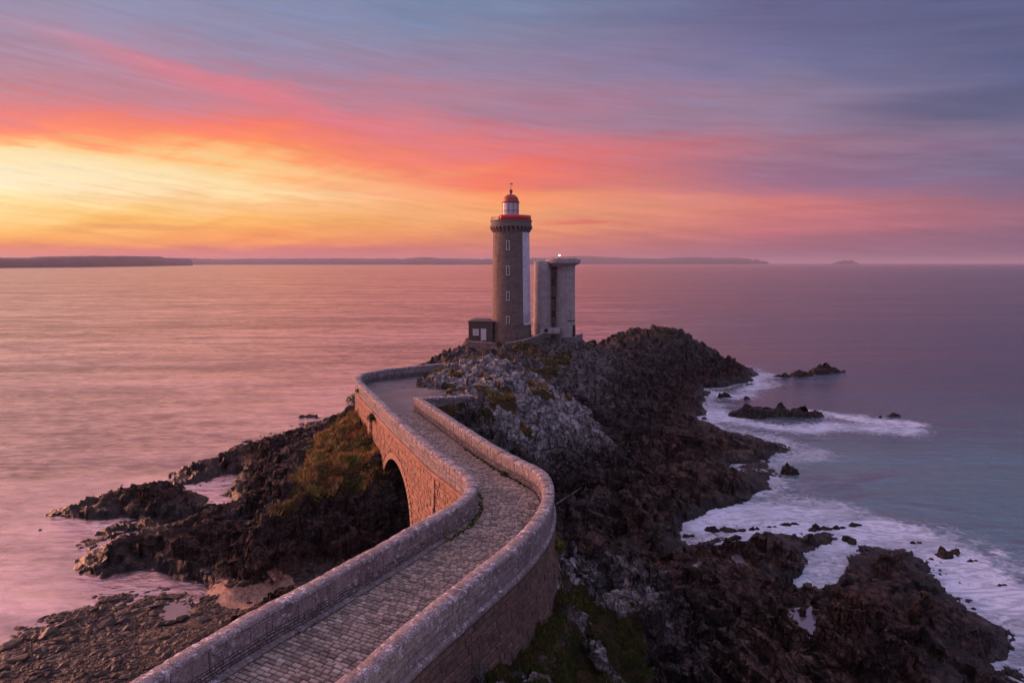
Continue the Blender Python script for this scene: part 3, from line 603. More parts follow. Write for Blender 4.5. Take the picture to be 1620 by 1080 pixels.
for pts, w, a in [([(1195,600),(1215,594)],3.0,.8), ([(1130,622),(1160,628),(1185,618),(1210,606)],3.0,.75), ([(1125,650),(1150,664),(1200,672),(1260,676),(1330,672),(1400,676),(1430,680)],2.8,.85), ([(1310,656),(1370,664),(1420,668)],2.2,.85),
                  ([(1130,640),(1128,655)],2.5,.5), ([(1170,742),(1210,735),(1250,728),(1290,716)],2.6,.65), ([(1250,700),(1290,712)],2.2,.4), ([(1085,835),(1110,825),(1150,815),(1200,808),(1260,805),(1320,812)],2.3,.95), ([(1120,812),(1190,800),(1260,790),(1310,800)],2.0,.6),
                  ([(1230,822),(1300,830),(1360,835),(1420,835),(1480,850)],2.0,1.0), ([(1440,845),(1500,868),(1550,895),(1600,930),(1640,960)],2.5,1.25), ([(1480,910),(1540,935),(1600,965),(1640,985)],1.8,1.1), ([(1310,862),(1360,852),(1420,850)],1.3,.9),
                  ([(1500,840),(1560,860),(1620,890)],2.5,.4), ([(1600,1000),(1620,1040),(1630,1090)],1.6,.7), ([(1300,880),(1310,900),(1290,925)],1.0,.45),
                  ([(1150,835),(1190,842)],1.2,.5),
                  ([(205,828),(240,830),(262,826)],1.2,.75), ([(150,836),(190,830)],1.0,.5), ([(355,800),(372,796),(340,803)],1.2,.85), ([(330,762),(365,758),(300,768)],1.2,.5), ([(160,795),(140,803)],.8,.4), ([(310,925),(280,936),(200,925)],1.5,.18)]:
    fo = np.maximum(fo, stroke(Q, pts, w, a)) + .15 * stroke(Q, pts, w * 1.8, a)
te = stroke(Q, [(1330,740),(1440,780),(1560,800),(1640,760)], 13, 1.0) + stroke(Q, [(1400,860),(1600,850)], 8, .8) + stroke(Q, [(1290,905),(1290,915)], 3, .8) + stroke(Q, [(1500,700),(1600,660)], 18, .4) + shore * right * .4
mu = (1 - right) * sstep(hb, -2.6, -.2) * .75 + .35 * right * sstep(hb, -1.6, -.1)
mu += .8 * stroke(Q, [(1360,760),(1300,790),(1380,800)], 6, .35) * (fbm(Pn * .1, 3, k=6) > 0)
foam = np.zeros(len(SXY)); teal = np.zeros(len(SXY)); murk = np.zeros(len(SXY))
foam[near] = np.clip(fo, 0, 1.3); teal[near] = np.clip(te, 0, 1); murk[near] = np.clip(mu, 0, 1)
sea = mesh_obj('sea', np.c_[SXY, np.zeros(len(SXY))], grid_faces(len(rs_), len(azs_))[:, ::-1], M_SEA, smooth=True, attrs=dict(foam=foam, teal=teal, murk=murk, open=1.5 + 3.1 * sstep(np.degrees(np.arctan2(SXY[:, 0], np.maximum(SXY[:, 1], 1))), 26, -8)))  # reflections strengthened by azimuth, most on the left
tag(sea, kind='structure')
seabed = mesh_obj('seabed', [(-120, -20, -1.6), (150, -20, -1.6), (150, 230, -1.6), (-120, 230, -1.6)], [(0, 1, 2, 3)], plain('seabed sand', (.12, .1, .09)), None)
tag(seabed, kind='structure')

# ------------------------------------------------------------------ stone bridge and road
M_MASON = stone_mat('weathered parapet stone', (.13, .10, .095), (.40, .325, .31), lichen=.6, lc=(.64, .60, .64), dark=(.06, .048, .052), stain=.5)
M_CAP = stone_mat('coping stone', (.19, .15, .145), (.40, .325, .32), lichen=.8, lc=(.74, .69, .73), dark=(.06, .048, .052), stain=.5)
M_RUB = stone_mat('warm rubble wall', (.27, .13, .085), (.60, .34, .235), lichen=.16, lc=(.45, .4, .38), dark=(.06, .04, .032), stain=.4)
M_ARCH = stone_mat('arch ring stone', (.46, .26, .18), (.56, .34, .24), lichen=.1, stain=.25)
M_MORT = plain('mortar', (.075, .06, .055), .95, .35)
M_MORT2 = plain('warm mortar', (.16, .105, .08), .95, .35)
M_DARKIN = plain('shade-dark soffit stone', (.035, .027, .024), .95, .4)  # near-black colour carries the shade inside the arch

def blocks(mb, path, s0, s1, rows, surf, lens, depth=(.0, .03), bev=.018, gap=.012, seg=.3, skip=None):
    """dressed stones laid in courses over a surface; surf(s, v, d) -> point, d = outward"""
    for v0, v1 in rows:
        s = s0 - rnd.uniform(0, lens[0])
        while s < s1:
            L = rnd.uniform(*lens); a, b = max(s, s0) + gap / 2, min(s + L, s1) - gap / 2; s += L
            if b - a < .05: continue
            j0 = v0 + gap / 2 + rnd.uniform(0, .01); j1 = v1 - gap / 2 - rnd.uniform(0, .01)
            if skip and skip((a + b) / 2, (j0 + j1) / 2): continue
            n = max(1, int((b - a) / seg + .5)); d = rnd.uniform(*depth); bv = bev * rnd.uniform(.7, 1.5); bv = min(bv, (b - a) * .3, (j1 - j0) * .3)
            vs, fs = [], []
            for k in range(n + 1):
                t = a + (b - a) * k / n; ti = a + bv + (b - a - 2 * bv) * k / n
                vs += [surf(t, j0, -.04), surf(ti, j0 + bv, d), surf(ti, j1 - bv, d + rnd.uniform(-.004, .004)), surf(t, j1, -.04)]
            for k in range(n):
                q = k * 4; fs += [(q, q + 4, q + 5, q + 1), (q + 1, q + 5, q + 6, q + 2), (q + 2, q + 6, q + 7, q + 3)]
            fs += [(0, 1, 2, 3), (n * 4 + 3, n * 4 + 2, n * 4 + 1, n * 4)]
            mb.add(vs, fs, rnd.random())
def rows_of(z0, z1, hs):
    out = []; z = z0
    while z < z1 - .02:
        h = rnd.uniform(*hs); h = h if z1 - z - h > hs[0] * .6 else z1 - z; out.append((z, z + h)); z += h
    return out
def sheet(mb, s0, s1, step, vs_, surf, flip=False):
    n = max(2, int((s1 - s0) / step) + 1); ss = np.linspace(s0, s1, n); m = len(vs_)
    V_ = [surf(s, v, 0) for s in ss for v in vs_]
    fs = [(i * m + j, (i + 1) * m + j, (i + 1) * m + j + 1, i * m + j + 1) for i in range(n - 1) for j in range(m - 1)]
    if flip: fs = [f[::-1] for f in fs]
    mb.add(V_, fs, .5)

# arch position along the left wall
sA = PL.near((-10.6, 55.9)); sB = PL.near((-6.75, 46.6))
s_lo, s_hi = min(sA, sB), max(sA, sB); sc_, hw = (s_lo + s_hi) / 2, (s_hi - s_lo) / 2
def arch_z(s, grow=0.0):
    t = (s - sc_) / (hw + grow)
    return -9 if abs(t) >= 1 else 4.6 + (4.25 + grow) * math.sqrt(1 - t * t)
bridge = empty('stone_bridge', (0, 36, ZR)); BO = np.array((0, 36, ZR))
tag(bridge, 'stone arch bridge with curving lichen-covered parapets leading out to the lighthouse', 'bridge')
def bpart(mb, name, mat, smooth=False):
    o = mesh_obj(name, np.array(mb.v) - BO, mb.f, mat, bridge, smooth, {'rnd': mb.r}); return o

def cap_profile(d0, d1):
    # rounded coping from inner face d0 to outer face d1
    return [(d0 , ZT - .16), (d0 , ZT - .035), (d0 + (d1 - d0) * .07, ZT - .004), (d0 + (d1 - d0) * .5, ZT + .01), (d0 + (d1 - d0) * .93, ZT - .004), (d1, ZT - .035), (d1, ZT - .16)]
def coping(mb, path, s0, s1, d0, d1, lens=(.7, 1.3)):
    pr = cap_profile(d0, d1); m = len(pr); s = s0
    while s < s1:
        L = rnd.uniform(*lens); a, b = s + .011, min(s + L, s1) - .011; s += L
        if b - a < .1: continue
        n = max(2, int((b - a) / .16)); dz = rnd.uniform(-.018, .018); do = rnd.uniform(-.012, .012); vs = []
        for k in range(n + 1):
            t = a + (b - a) * k / n; e = .02 if k in (0, n) else 0
            for (d, z) in pr:
                w = rnd.uniform(-.009, .009)
                vs.append(path.off(t, d + do + w, z + dz + w - (e if z > ZT - .1 else 0)))
        fs = [(k * m + j, k * m + j + 1, (k + 1) * m + j + 1, (k + 1) * m + j) for k in range(n) for j in range(m - 1)]
        fs += [tuple(range(m))[::-1], tuple(n * m + j for j in range(m))]
        mb.add(vs, fs, rnd.random())

def parapet(path, side, s0, s1, name='parapet', inner_rubble=True):
    """side=+1: road lies to the right of travel (path is the outer edge, inner face at -TH)"""
    mb = MB(); inn = lambda s, v, d: path.off(s, -side * (TH + d), v); out = lambda s, v, d: path.off(s, side * (d - .0), v)
    zb = ZR - .05
    core = MB()
    sheet(core, s0, s1, .25, [zb, ZT - .1], lambda s, v, d: path.off(s, -side * (TH - .015), v), side > 0)
    sheet(core, s0, s1, .25, [zb, ZT - .1], lambda s, v, d: path.off(s, side * (-.015), v), side < 0)
    sheet(core, s0, s1, .25, [0, 1], lambda s, v, d: path.off(s, -side * (TH - .015) * (1 - v) + side * (-.015) * v, ZT - .1))
    blocks(mb, path, s0, s1, rows_of(ZR, ZR + .46, (.09, .15)), inn, (.16, .42), (.0, .05), .022, .02)
    blocks(mb, path, s0, s1, [(ZR + .46, ZT - .16)], inn, (.35, 1.5), (.0, .022), .012, .006)
    blocks(mb, path, s0, s1, [(ZR + .02, ZR + .40), (ZR + .40, ZR + .68), (ZR + .68, ZT - .16)], out, (.35, 1.2), (.0, .022), .014, .007)
    p = bpart(mb, name, M_MASON)
    cm = MB(); coping(cm, path, s0, s1, -side * (TH + .02), side * .02)
    for nm, q, mt in (('coping', cm, M_CAP), ('mortar_core', core, M_MORT)):
        mesh_obj(nm, np.array(q.v) - BO, q.f, mt, p, nm == 'coping', {'rnd': q.r})
    return p
parapet(PL, 1, 0.5, PL.len - .1)
parapet(PR, -1, 0.5, PR.len - .05)

def outer_wall(path, side, zlow, bat, arch=None, name='side_wall', mats=(M_RUB, M_MORT2), s0=.5, s1=None):
    s1 = s1 or path.len - .1
    surf = lambda s, v, d: path.off(s, side * (d + (ZR - .3 - v) * bat), v)
    mb = MB(); core = MB(); sb = MB()
    n = int((s1 - s0) / .2); ss = np.linspace(s0, s1, n)
    if arch: ss = np.sort(np.r_[ss, np.linspace(sc_ - hw + 1e-3, sc_ + hw - 1e-3, 41)])
    vs = []; fs = []
    for s in ss:
        lo = arch_z(s) if (arch and abs(s - sc_) < hw) else zlow(s)
        for k in range(9): vs.append(surf(s, lo + (ZR - .28 - lo) * k / 8, -.02))
    m = 9
    for i in range(len(ss) - 1):
        if arch and ((abs(ss[i] - sc_) < hw) != (abs(ss[i + 1] - sc_) < hw)): continue
        for k in range(8): fs.append((i * m + k, (i + 1) * m + k, (i + 1) * m + k + 1, i * m + k + 1))
    core.add(vs, fs)
    zl = min(zlow(s) for s in ss)
    blocks(mb, path, s0, s1, rows_of(zl, ZR - .3, (.17, .38)), surf, (.22, .95), (.0, .055), .03, .02, skip=lambda s, v: v < zlow(s) - .3 or (arch and v < arch_z(s, .48) + .05) or (arch and abs(s - sc_) < hw + .40 and v < 4.8))
    w = bpart(mb, name, mats[0]); mesh_obj('mortar_core', np.array(core.v) - BO, core.f, mats[1], w, False, {'rnd': core.r})
    # projecting string course
    pr = [(-.02, ZR - .30), (.10, ZR - .27), (.13, ZR - .10), (.10, ZR - .0), (-.02, ZR + .01)]
    s = s0
    while s < s1:
        L = rnd.uniform(.7, 1.2); a, b = s + .006, min(s + L, s1) - .006; s += L
        if b - a < .1: continue
        k = max(1, int((b - a) / .25)); vs = []
        for i in range(k + 1):
            for d, z in pr: vs.append(path.off(a + (b - a) * i / k, side * (d + .003), z))
        q = len(pr); fs = [(i * q + j, i * q + j + 1, (i + 1) * q + j + 1, (i + 1) * q + j) for i in range(k) for j in range(q - 1)]
        fs += [tuple(range(q))[::-1], tuple(k * q + j for j in range(q))]; sb.add(vs, fs, rnd.random())
    bpart(sb, 'string_course', M_CAP if side < 0 else M_RUB)
    return surf
M_RUBR = stone_mat('shade-toned rubble wall', (.07, .045, .036), (.30, .18, .13), lichen=.15, lc=(.45, .42, .42), dark=(.05, .036, .032), stain=.5)  # darker copy of the left rubble, the wall's shade put into its colour
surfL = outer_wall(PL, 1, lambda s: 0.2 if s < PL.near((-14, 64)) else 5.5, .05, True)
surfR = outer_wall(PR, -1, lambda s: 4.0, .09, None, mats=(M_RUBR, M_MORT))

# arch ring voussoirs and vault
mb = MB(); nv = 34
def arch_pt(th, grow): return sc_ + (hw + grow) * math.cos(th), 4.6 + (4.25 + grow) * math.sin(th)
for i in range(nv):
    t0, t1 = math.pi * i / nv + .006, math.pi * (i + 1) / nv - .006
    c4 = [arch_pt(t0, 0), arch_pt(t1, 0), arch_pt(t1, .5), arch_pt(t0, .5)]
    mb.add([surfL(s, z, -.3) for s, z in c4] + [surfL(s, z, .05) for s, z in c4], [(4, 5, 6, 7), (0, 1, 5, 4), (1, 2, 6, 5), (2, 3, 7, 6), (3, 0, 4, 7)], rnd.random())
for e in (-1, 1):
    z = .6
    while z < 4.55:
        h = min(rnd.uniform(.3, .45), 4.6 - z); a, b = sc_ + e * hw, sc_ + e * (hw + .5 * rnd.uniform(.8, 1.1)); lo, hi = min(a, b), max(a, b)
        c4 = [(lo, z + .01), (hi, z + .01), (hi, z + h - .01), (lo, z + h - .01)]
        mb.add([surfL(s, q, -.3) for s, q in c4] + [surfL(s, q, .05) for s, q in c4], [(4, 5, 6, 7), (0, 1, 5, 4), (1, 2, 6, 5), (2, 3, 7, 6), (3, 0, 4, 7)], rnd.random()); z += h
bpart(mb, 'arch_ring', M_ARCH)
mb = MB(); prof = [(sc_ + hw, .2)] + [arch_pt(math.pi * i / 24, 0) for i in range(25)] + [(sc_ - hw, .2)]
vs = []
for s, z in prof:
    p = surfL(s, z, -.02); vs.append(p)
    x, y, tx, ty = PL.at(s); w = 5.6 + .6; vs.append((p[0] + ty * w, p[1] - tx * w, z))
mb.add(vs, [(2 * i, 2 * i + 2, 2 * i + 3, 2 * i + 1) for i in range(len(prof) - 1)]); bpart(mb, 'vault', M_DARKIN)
# dressed pilasters on the sunset side
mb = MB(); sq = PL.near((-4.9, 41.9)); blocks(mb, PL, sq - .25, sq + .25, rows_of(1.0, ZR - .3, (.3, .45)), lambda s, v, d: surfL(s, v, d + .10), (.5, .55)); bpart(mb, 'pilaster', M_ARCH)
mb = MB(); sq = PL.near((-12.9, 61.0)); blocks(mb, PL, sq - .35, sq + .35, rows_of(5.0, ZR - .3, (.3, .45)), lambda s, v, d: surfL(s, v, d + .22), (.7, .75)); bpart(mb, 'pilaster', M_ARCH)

# the road: cobbles in rows across the deck, concrete beyond
cen = smooth_path([(-10.7, 12.5)] + [tuple((np.array(PL.at(PL.near(p))[:2]) + np.array(p)) / 2) for p in PR.P[16::6]], .25, 1)
PC = Path(cen)
def half_w(s):
    x, y, tx, ty = PC.at(s); n = np.array((-ty, tx)); out = []
    for path, sg in ((PL, 1), (PR, -1)):
        dd = path.P - np.array((x, y)); al = np.abs(dd @ np.array((tx, ty))); l = (dd @ n) * sg
        ok = (al < .35) & (l > 0); out.append(float(l[ok].min()) - TH - .04 if ok.any() else 2.0)
    return out
M_COB, g = new_mat('worn cobbles'); P = g.pos(); r = g.attr('rnd'); n = g.noise(P, 14, 5, .65); n0 = g.noise(P, .8, 4, .6)
col = g.ramp(r, [(0, (.20, .145, .115)), (.3, (.36, .27, .215)), (.6, (.47, .36, .285)), (.85, (.56, .40, .31)), (1, (.66, .55, .48))])
col = g.mix(g.rng(n, .3, .7, .35, 0), col, (.09, .07, .07)); col = g.mix(g.rng(n0, .45, .7, 0, .4), col, (.13, .11, .10))
finish(M_COB, g, col=col, rough=g.rng(n, .3, .7, .45, .75), nor=g.bump(n, .7, .012), spec=.4)
mb = MB(); s = .4; send = PC.near((-9.6, 59.6)); base_v = []; srow = []
hw_s = np.arange(0, PC.len + .5, .5); hwv = np.array([half_w(min(q, PC.len - .01)) for q in hw_s])
kk = np.array([.25, .5, .25]); hwv[1:-1] = hwv[:-2] * .25 + hwv[1:-1] * .5 + hwv[2:] * .25
def cob(s, t, z):
    return PC.off(s, t, z)
while s < send:
    dep = rnd.uniform(.165, .215); wl, wr = np.interp(s, hw_s, hwv[:, 0]), np.interp(s, hw_s, hwv[:, 1]); t = -wr + .02
    wl -= .24                                                  # flat gutter stones along the left parapet
    while t < wl - .04:
        w = min(rnd.uniform(.24, .42), wl - t); q = rnd.random(); g0 = .017; zj = rnd.uniform(-.018, .018) + .02 * (1 - (t / 2.2) ** 2)
        a0, a1, b0, b1 = s + g0 + rnd.uniform(-.012, .012), s + dep - g0 + rnd.uniform(-.012, .012), t + g0, t + w - g0
        if b1 - b0 > .05:
            i_ = .032; vs = []
            for (sa, ta) in ((a0, b0), (a1, b0), (a1, b1), (a0, b1)): vs.append(cob(sa, ta, ZR - .03))
            for (sa, ta) in ((a0, b0), (a1, b0), (a1, b1), (a0, b1)): vs.append(cob(sa + (i_ * .35 if sa == a0 else -i_ * .35), ta + (i_ * .35 if ta == b0 else -i_ * .35), ZR + zj - .012))
            for (sa, ta) in ((a0, b0), (a1, b0), (a1, b1), (a0, b1)): vs.append(cob(sa + (i_ if sa == a0 else -i_), ta + (i_ * 1.2 if ta == b0 else -i_ * 1.2), ZR + zj + rnd.uniform(0, .008)))
            fs = [(0, 1, 5, 4), (1, 2, 6, 5), (2, 3, 7, 6), (3, 0, 4, 7), (4, 5, 9, 8), (5, 6, 10, 9), (6, 7, 11, 10), (7, 4, 8, 11), (8, 9, 10, 11)]
            mb.add(vs, [f[::-1] for f in fs], q)
        t += w
    s += dep
road = mb.build('cobbled_road', M_COB, smooth=False); tag(road, kind='structure')
mb = MB(); blk = []
s = .4
while s < send:
    L = rnd.uniform(.5, .9); wl = np.interp(s, hw_s, hwv[:, 0]); a, b = s + .008, s + L - .008
    mb.add([cob(a, wl - .22, ZR - .05), cob(b, wl - .22, ZR - .05), cob(b, wl - .22, ZR + .035), cob(a, wl - .22, ZR + .035), cob(a, wl + .06, ZR + .06), cob(b, wl + .06, ZR + .06)], [(0, 3, 2, 1), (3, 4, 5, 2)], rnd.random()); s += L
tag(mb.build('road_gutter', M_MASON), kind='structure')
mb = MB(); ss = np.arange(0.2, send + .6, .4); vs = []
for s in ss:
    wl, wr = np.interp(s, hw_s, hwv[:, 0]), np.interp(s, hw_s, hwv[:, 1]); vs += [PC.off(s, wl + .1, ZR - .022), PC.off(s, -wr - .1, ZR - .022)]
mb.add(vs, [(2 * i, 2 * i + 1, 2 * i + 3, 2 * i + 2) for i in range(len(ss) - 1)]); tag(mb.build('road_bed', M_MORT), kind='structure')
# concrete forecourt at the end of the bridge, carried by the curved retaining wall
sP = PL.near((-11.3, 58.8)); ring = [PL.off(q, -TH + .2, ZR - .01) for q in np.arange(sP, PL.len - .2, .4)]
rest = [at(716, 574, ZR), at(735, 590, ZR), at(745, 610, ZR), at(752, 624, ZR), PR2.off(6.0, 0, ZR), PR2.off(3, .1, ZR), PR2.off(.5, .2, ZR), PR.off(PR.len - 1.4, 0, ZR)]
poly = [tuple(p[:2]) + (ZR - .012,) for p in ring + rest]
M_CON, g = new_mat('forecourt concrete'); P = g.pos(); n = g.noise(P, .45, 6, .65); n2 = g.noise(P, 7, 6, .7)
col = g.mix(g.rng(n, .35, .65), (.10, .085, .085), (.22, .19, .185)); col = g.mix(g.rng(n2, .4, .7, 0, .4), col, (.28, .25, .25))
finish(M_CON, g, col=col, rough=g.rng(n, .3, .7, .4, .7), nor=g.bump(n2, .5, .02), spec=.4)
import mathutils
tri = mathutils.geometry.tessellate_polygon([[Vector(p) for p in poly]])
fo_ = [tuple(t) for t in tri]
fc = mesh_obj('forecourt', poly, fo_, M_CON); tag(fc, kind='structure')
me = fc.data
if me.polygons[0].normal.z < 0: me.flip_normals()
mb = MB()                                                        # threshold strip between cobbles and concrete
x0, y0, tx, ty = PC.at(send); 
mb.box((x0, y0, ZR - .01), (.28, 3.9, .05), math.atan2(ty, tx)); tag(mb.build('road_kerb', M_MASON), kind='structure')

# low wall that turns off the right parapet
mb = MB(); w2 = empty('retaining_wall', (-6, 61, ZR)); WO = np.array((-6, 61, ZR))
tag(w2, 'short dark stone wall turning off the right parapet towards the pale rock mound', 'wall')
for side, zl in ((1, ZR - .1), (-1, 8.5)):
    blocks(mb, PR2, 0.05, PR2.len, rows_of(zl, ZT - .14, (.2, .34)), (lambda sd: lambda s, v, d: PR2.off(s, sd * (.25 + d), v))(side), (.3, .8))
mesh_obj('wall_body', np.array(mb.v) - WO, mb.f, M_MASON, w2, False, {'rnd': mb.r})
mb = MB(); sheet(mb, 0, PR2.len, .4, [8.3, ZT - .1], lambda s, v, d: PR2.off(s, .235, v)); sheet(mb, 0, PR2.len, .4, [8.3, ZT - .1], lambda s, v, d: PR2.off(s, -.235, v))
mb2 = MB(); coping(mb2, PR2, 0, PR2.len, -.28, .28)
mesh_obj('coping', np.array(mb2.v) - WO, mb2.f, M_CAP, w2, True, {'rnd': mb2.r}); mesh_obj('mortar_core', np.array(mb.v) - WO, mb.f, M_MORT, w2, False, {'rnd': mb.r})

# ------------------------------------------------------------------ lighthouse
TX, TY = -0.15, 118.6
def zat(py, Y):
    return atY(808, py, Y)[2]
ZB = 10.2
M_GRAN = stone_mat('dark granite ashlar', (.19, .15, .135), (.29, .235, .21), lichen=.08, stain=.25, bumpd=.01)
def tower_mat():
    m, g = new_mat('tower ashlar'); P = g.pos(); x, y, z = g.sep(P)[:3]
    ang = g.m('ARCTAN2', g.m('SUBTRACT', x, TX), g.m('SUBTRACT', y, TY))
    uv = g.comb(g.m('MULTIPLY', ang, 3.3), z, 0.0)
    br = g.n('ShaderNodeTexBrick'); g.put(br, 'Vector', uv); br.inputs['Scale'].default_value = 1.0; br.inputs['Brick Width'].default_value = .75; br.inputs['Row Height'].default_value = .36; br.inputs['Mortar Size'].default_value = .03
    br.inputs['Color1'].default_value = (.17, .13, .115, 1); br.inputs['Color2'].default_value = (.26, .20, .18, 1); br.inputs['Mortar'].default_value = (.085, .066, .06, 1)
    n = g.noise(P, 1.6, 6, .7); n2 = g.noise(g.comb(g.m('MULTIPLY', x, 2.0), g.m('MULTIPLY', y, 2.0), g.m('MULTIPLY', z, .25)), 1.0, 5, .65)
    col = g.mix(g.rng(n, .35, .65, 0, .45), br.outputs[0], (.22, .17, .135)); col = g.mix(g.rng(n2, .48, .7, 0, .55), col, (.075, .06, .055))
    return finish(m, g, col=col, rough=.85, nor=g.bump(g.m('ADD', g.m('MULTIPLY', br.outputs[1], -.6), g.m('MULTIPLY', n, .4)), .5, .03), spec=.25)
M_TOWER = tower_mat()
M_WHITE = plain('white painted render', (.64, .62, .67), .7, .16, 1.5)
M_WFRAME = plain('white window paint', (.62, .61, .63), .6, .1)
M_RED = plain('red gallery paint', (.65, .025, .02), .45, .12)
M_DOME = plain('rusty red dome', (.38, .06, .03), .5, .3, 4)
M_GLASS, g = new_mat('dark glass'); finish(M_GLASS, g, col=(.02, .02, .025), rough=.12, spec=.6)
M_LGLASS, g = new_mat('lantern glazing'); n = g.noise(g.pos(), 2, 3); finish(M_LGLASS, g, col=g.mix(n, (.42, .42, .5), (.58, .56, .62)), rough=.3, spec=.6)
M_DARK = plain('dark iron', (.05, .04, .04), .6, .2)
lt = empty('lighthouse', (TX, TY, ZB)); LO = np.array((TX, TY, ZB))
tag(lt, 'tall round dark granite lighthouse with one white painted flank, red gallery and rust-red dome', 'lighthouse')
def lp(mb, name, mat, smooth=False, parent=None):
    return mesh_obj(name, np.array(mb.v) - LO, mb.f, mat, parent or lt, smooth, {'rnd': mb.r})
ztop = zat(352, TY - 3) ; zg0 = zat(347, TY - 3.4); zg1 = zat(346, TY - 3.5)
z_neck = zat(367, TY - 3); z_band = zat(514, TY - 3.3); z_gt = zat(347, TY - 3.5)

def rad(z): return 3.42 + (3.10 - 3.42) * (z - ZB) / (z_neck - ZB)
mb = MB(); mb.lathe((TX, TY, 0), [(3.60, ZB - 1.5), (3.50, z_band - .08)], 72); mb.lathe((TX, TY, 0), [(3.58, z_band - .10), (3.58, z_band + .10)], 72); mb.lathe((TX, TY, 0), [(3.40, z_band - .10), (3.58, z_band - .10)], 72); mb.lathe((TX, TY, 0), [(3.58, z_band + .10), (3.3, z_band + .14)], 72); prof = [(rad(z), z) for z in np.linspace(z_band + .1, z_neck, 14)]
mb.lathe((TX, TY, 0), prof, 72); body = lp(mb, 'shaft', M_TOWER, True)
body.data.polygons.foreach_set('use_smooth', [True] * len(body.data.polygons))
# corbelled gallery
mb = MB(); mb.lathe((TX, TY, 0), [(3.08, z_neck - .05), (3.12, z_neck + .25), (3.10, z_neck + .9), (3.62, z_neck + .92), (3.66, z_neck + 1.12), (3.5, z_neck + 1.16), (3.5, z_gt - .22), (3.6, z_gt - .2), (3.6, z_gt), (3.2, z_gt + .02), (0, z_gt + .02)], 72)
lp(mb, 'gallery', M_GRAN)
mb = MB(); nc = 30
for i in range(nc):
    a = 2 * math.pi * (i + .5) / nc; c, s_ = math.cos(a), math.sin(a)
    pts = [(3.05, z_neck + .02), (3.22, z_neck + .05), (3.42, z_neck + .42), (3.62, z_neck + .66), (3.62, z_neck + .915), (3.05, z_neck + .915)]; vs = []
    for w in (-.14, .14):
        for r_, z in pts: vs.append((TX + c * r_ - s_ * w, TY + s_ * r_ + c * w, z))
    k = len(pts); fs = [tuple(range(k)), tuple(range(k, 2 * k))[::-1]] + [(j, k + j, k + (j + 1) % k, (j + 1) % k) for j in range(k)]
    mb.add(vs, fs, rnd.random())
cb = lp(mb, 'corbel_ring', M_GRAN)
# white painted flank: a real coat of render, 2 cm proud
aw0, aw1 = math.radians(-90 + 37.5), math.radians(-90 + 150); mb = MB()
prof = [(rad(z) + .0, z) for z in (z_band + .16,)] + [(rad(z) + .03, z) for z in np.linspace(z_band + .17, z_neck + .02, 8)]
mb.lathe((TX, TY, 0), prof, 40, aw0, aw1); mb.lathe((TX, TY, 0), [(3.60, z_band - .1), (3.64, z_band - .08), (3.64, z_band + .12), (3.4, z_band + .16)], 40, aw0, aw1)
lp(mb, 'painted_flank', M_WHITE, True)
# four windows facing the bridge
for py in (388, 428, 468, 507):
    ya = TY - 3.2; p = atY(803.6, py, ya); z = p[2]; r_ = rad(z); dx = p[0] - TX; yy = TY - math.sqrt(r_ * r_ - dx * dx); a = math.atan2(dx, -(yy - TY))
    c = (p[0], yy - .02, z); mb = MB(); rz = a; hw_, hh_ = .27, .66
    def wb(mb, ox, oz, sx, sz, dy, th):
        mb.box((c[0] + ox * math.cos(rz) + dy * math.sin(rz), c[1] + ox * math.sin(rz) - dy * math.cos(rz), c[2] + oz), (sx, th, sz), rz)
    wb(mb, -hw_ + .05, 0, .11, 2 * hh_, .05, .1); wb(mb, hw_ - .05, 0, .11, 2 * hh_, .05, .1); wb(mb, 0, hh_ + .04, 2 * hw_ + .12, .12, .06, .12); wb(mb, 0, -hh_ - .05, 2 * hw_ + .16, .13, .08, .16)
    w = lp(mb, 'window', M_WFRAME)
    m1 = MB(); wb(m1, 0, 0, 2 * hw_ - .12, 2 * hh_, .02, .05); lp(m1, 'pane', M_GLASS, parent=w)
    for oz in (-.22, .22): m1 = MB(); wb(m1, 0, oz, 2 * hw_ - .18, .045, .06, .03); lp(m1, 'glazing_bar', M_WFRAME, parent=w)
mb = MB()
for k in range(14):
    z0, z1 = ZB + .3 + (z_neck - ZB - .3) * k / 14, ZB + .3 + (z_neck - ZB - .3) * (k + 1) / 14
    f_ = lambda z: (TX - 2.4, TY - math.sqrt(max(rad(z) + .12, 3.3) ** 2 - 2.4 ** 2) - (.12 if z < z_band + .3 else .03), z)
    mb.tube(f_(z0), f_(z1), .022, n=5)
lp(mb, 'lightning_cable', M_DARK)
# red screen round the seaward half of the gallery
mb = MB(); zr = zat(339.5, TY - 3.4); mb.lathe((TX, TY, 0), [(3.42, z_gt - .02), (3.42, zr), (3.34, zr), (3.34, z_gt - .02)], 60, math.radians(-90 - 33), math.radians(-90 + 190), closed=True)
lp(mb, 'gallery_screen', M_RED, True)
mb = MB()
aa = [math.radians(-90 - 33 - i * 8) for i in range(18)]
for a, a2 in zip(aa[:-1], aa[1:]): mb.tube((TX + 3.4 * math.cos(a), TY + 3.4 * math.sin(a), z_gt + .54), (TX + 3.4 * math.cos(a2), TY + 3.4 * math.sin(a2), z_gt + .54), .02, n=5)
for a in aa:
    mb.tube((TX + 3.4 * math.cos(a), TY + 3.4 * math.sin(a), z_gt), (TX + 3.4 * math.cos(a), TY + 3.4 * math.sin(a), z_gt + .55), .015, n=5)
lp(mb, 'gallery_railing', M_DARK)
mb = MB(); mb.tube((TX - 2.0, TY - 2.6, z_gt), (TX - 2.0, TY - 2.6, z_gt + .62), .13, .09, 10); lp(mb, 'vent_cowl', M_DARK)
